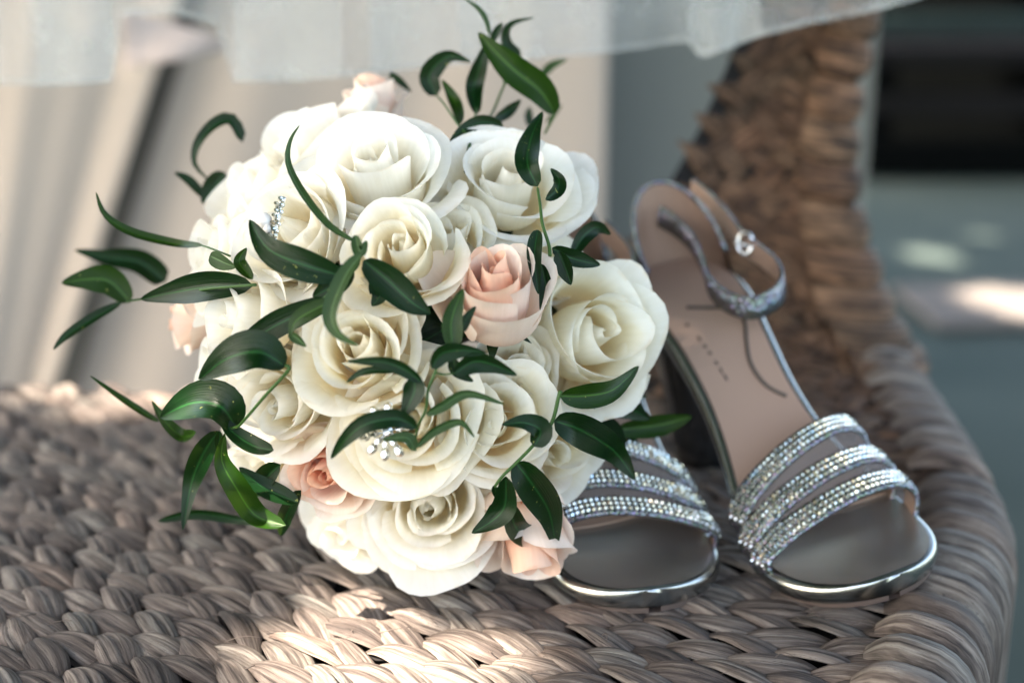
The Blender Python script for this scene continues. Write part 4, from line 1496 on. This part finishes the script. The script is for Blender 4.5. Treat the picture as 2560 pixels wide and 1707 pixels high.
    return t, T, sole_pt

# right-hand sandal, toe to the lower right, tipped slightly onto its left side
toeR = PZ(2205, 1560)
heelR = PZ(1808, 1212)
dA = (PZ(2195, 1512) - CAM).dot(FWD)
hd = .858
loopR = [P(x, y, d) for x, y, d in [(1648, 540, .846), (1690, 566, .838), (1730, 606, .826), (1756, 660, .812), (1775, 715, .80), (1820, 755, .79), (1880, 770, .785), (1935, 748, .79), (1958, 712, .802), (1945, 675, .815), (1905, 640, .826), (1866, 612, .836), (1835, 575, .846), (1800, 532, .854), (1765, 497, .862), (1730, 470, .870)]]
tR, TR, SP = make_sandal('silver sandal at the right with rhinestone toe straps, its toe pointing to the lower right', toeR, heelR, rad(11.0), True, loopR, None)
# buckle on the ankle strap
bkc = P(1862, 608, .832)
ring = []
for k in range(13):
    a = 2 * math.pi * k / 12
    ring.append(bkc + RIGHT * (.0040 * math.cos(a)) + UP * (.0064 * math.sin(a)) - FWD * (.002 * math.cos(a)))
v, f = tube(ring, .0013, 7)
part('buckle', v, f, M_BRASS, tR)
v, f = tube([bkc + RIGHT * -.006, bkc + RIGHT * .007 - UP * .002], .0008, 6)
part('buckle_pin', v, f, M_BRASS, tR)
# logo on the insole: a swash and small letters
def on_sole(T, sp, y, s, lift=.0024):
    p = sp(y, s)
    return T(p.x, p.y, p.z + lift)
sw = [(.052, -.35), (.056, .05), (.060, .45), (.068, .62), (.078, .45), (.088, .30), (.098, .40), (.105, .70)]
v, f = tube(catmull([on_sole(TR, SP, y, s) for y, s in sw], 30), .0011, 6)
part('logo', v, f, M_INK, tR)
def letters(parent, txt, T, sp, y0, s0, dy, ds, hgt):
    cu = bpy.data.curves.new('logo_letters', 'FONT')
    cu.body = txt; cu.size = 1.0; cu.resolution_u = 2
    tmp = bpy.data.objects.new('tmp', cu)
    COL.objects.link(tmp)
    dg = bpy.context.evaluated_depsgraph_get()
    me = tmp.evaluated_get(dg).to_mesh()
    wmax = max(v.co.x for v in me.vertices)
    vs_ = []
    for v in me.vertices:
        a = v.co.x / wmax
        p = sp(y0 + dy * a, max(-1, min(1, s0 + ds * a)))
        q = T(p.x + v.co.y * hgt, p.y - v.co.y * hgt * .3, p.z + .0023)
        vs_.append(q)
    fs = [tuple(p.vertices) for p in me.polygons]
    part('logo_letters', vs_, fs, M_INK, parent, smooth_=False)
    bpy.data.objects.remove(tmp); bpy.data.curves.remove(cu)
letters(tR, 'Nina', TR, SP, .060, -.60, .032, .22, .012)

# left-hand sandal, facing the camera
toeL = PZ(1668, 1548)
heelL = PZ(1395, 1168)
loopL = lambda T: [T(*q) for q in ((-.024, .030, .140), (-.031, .060, .128), (-.022, .092, .112), (0, .102, .105), (.022, .092, .112), (.031, .060, .128), (.024, .030, .140))]
tL, TL, SPL = make_sandal('silver sandal facing the camera, half tucked under the bouquet', toeL, heelL, 0.0, False, loopL, None)

# ------------------------------------------------------------------ leafy crown added out of view, gaps shaped for the sun patches
gaps = []                                        # where sun comes through: world point, radius across, radius along
def gap(p, rx, ry=None):
    gaps.append((p, rx, ry or rx))
gap(PZ(970, 1670), .066, .036); gap(PZ(760, 1650), .024, .018); gap(PZ(1220, 1690), .034, .026); gap(PZ(1000, 1500), .018, .010); gap(PZ(1090, 1590), .020, .016)
gap(PZ(290, 985), .036); gap(PZ(440, 1000), .032); 
gap(PZ(2400, 1365), -.006, -.006)
gap(P(436, 690, .77), .002)
for x, y, r_ in ((2500, 765, .07), (2330, 640, .06), (2600, 790, .08), (2450, 590, .02), (2290, 540, .0)):
    rr_ = ray(x, y); gap(CAM + rr_ * (-CAM.z / rr_.z), r_, r_ * .8)
CZ = ZS + 2.3
e1 = Vector((0, 0, 1)).cross(SUN_DIR).normalized(); e2 = SUN_DIR.cross(e1)
def shadow_uv(p):
    return p.dot(e1), p.dot(e2)
G2 = [(*shadow_uv(p), a, b) for p, a, b in gaps]
cr = random.Random(21)
V, F = [], []
u0, v0 = shadow_uv(Vector((0.6, 1.6, ZS)))
# fill in the plane seen from the sun, leaves at mixed heights along the rays
n_leaf = 0
step = .085
for iu in range(-26, 34):
    for iv in range(-26, 44):
        for rep in range(9):
            uu = u0 + iu * step + cr.uniform(-.05, .05); vv_ = v0 + iv * step * .9 + cr.uniform(-.05, .05)
            size = cr.uniform(.045, .065)
            ok = True
            for gu, gv_, ra, rb in G2:
                if ((uu - gu) / (ra + size * .45)) ** 2 + ((vv_ - gv_) / (rb + size * .45)) ** 2 < 1:
                    ok = False; break
            if not ok: continue
            base_ = e1 * uu + e2 * vv_
            t_ = (CZ + cr.uniform(-.15, .9) - base_.z) / SUN_DIR.z
            c = base_ + SUN_DIR * t_
            nrm = (SUN_DIR + Vector((cr.gauss(0, .35), cr.gauss(0, .35), cr.gauss(0, .35)))).normalized()
            x_ = nrm.cross(Vector((cr.uniform(-1, 1), cr.uniform(-1, 1), .3))).normalized(); y_ = nrm.cross(x_)
            o = len(V)
            for a, b in ((-1, 0), (-.45, .55), (.35, .62), (1.1, 0), (.35, -.62), (-.45, -.55)):
                V.append(c + x_ * (a * size) + y_ * (b * size) + nrm * (-.15 * size * a * a))
            F.append((o, o + 1, o + 2, o + 3, o + 4, o + 5))
            n_leaf += 1
M_CANOPY = plain('canopy_leaf', (0.07, 0.12, 0.035), .6, noise_amt=.3, scale=3)
cp = part('added_shade_canopy', V, F, M_CANOPY, None, smooth_=False, loc=V[0])
tag(cp, 'leafy tree crown added overhead, out of view, to throw the dappled shade', 'foliage', kind='stuff')
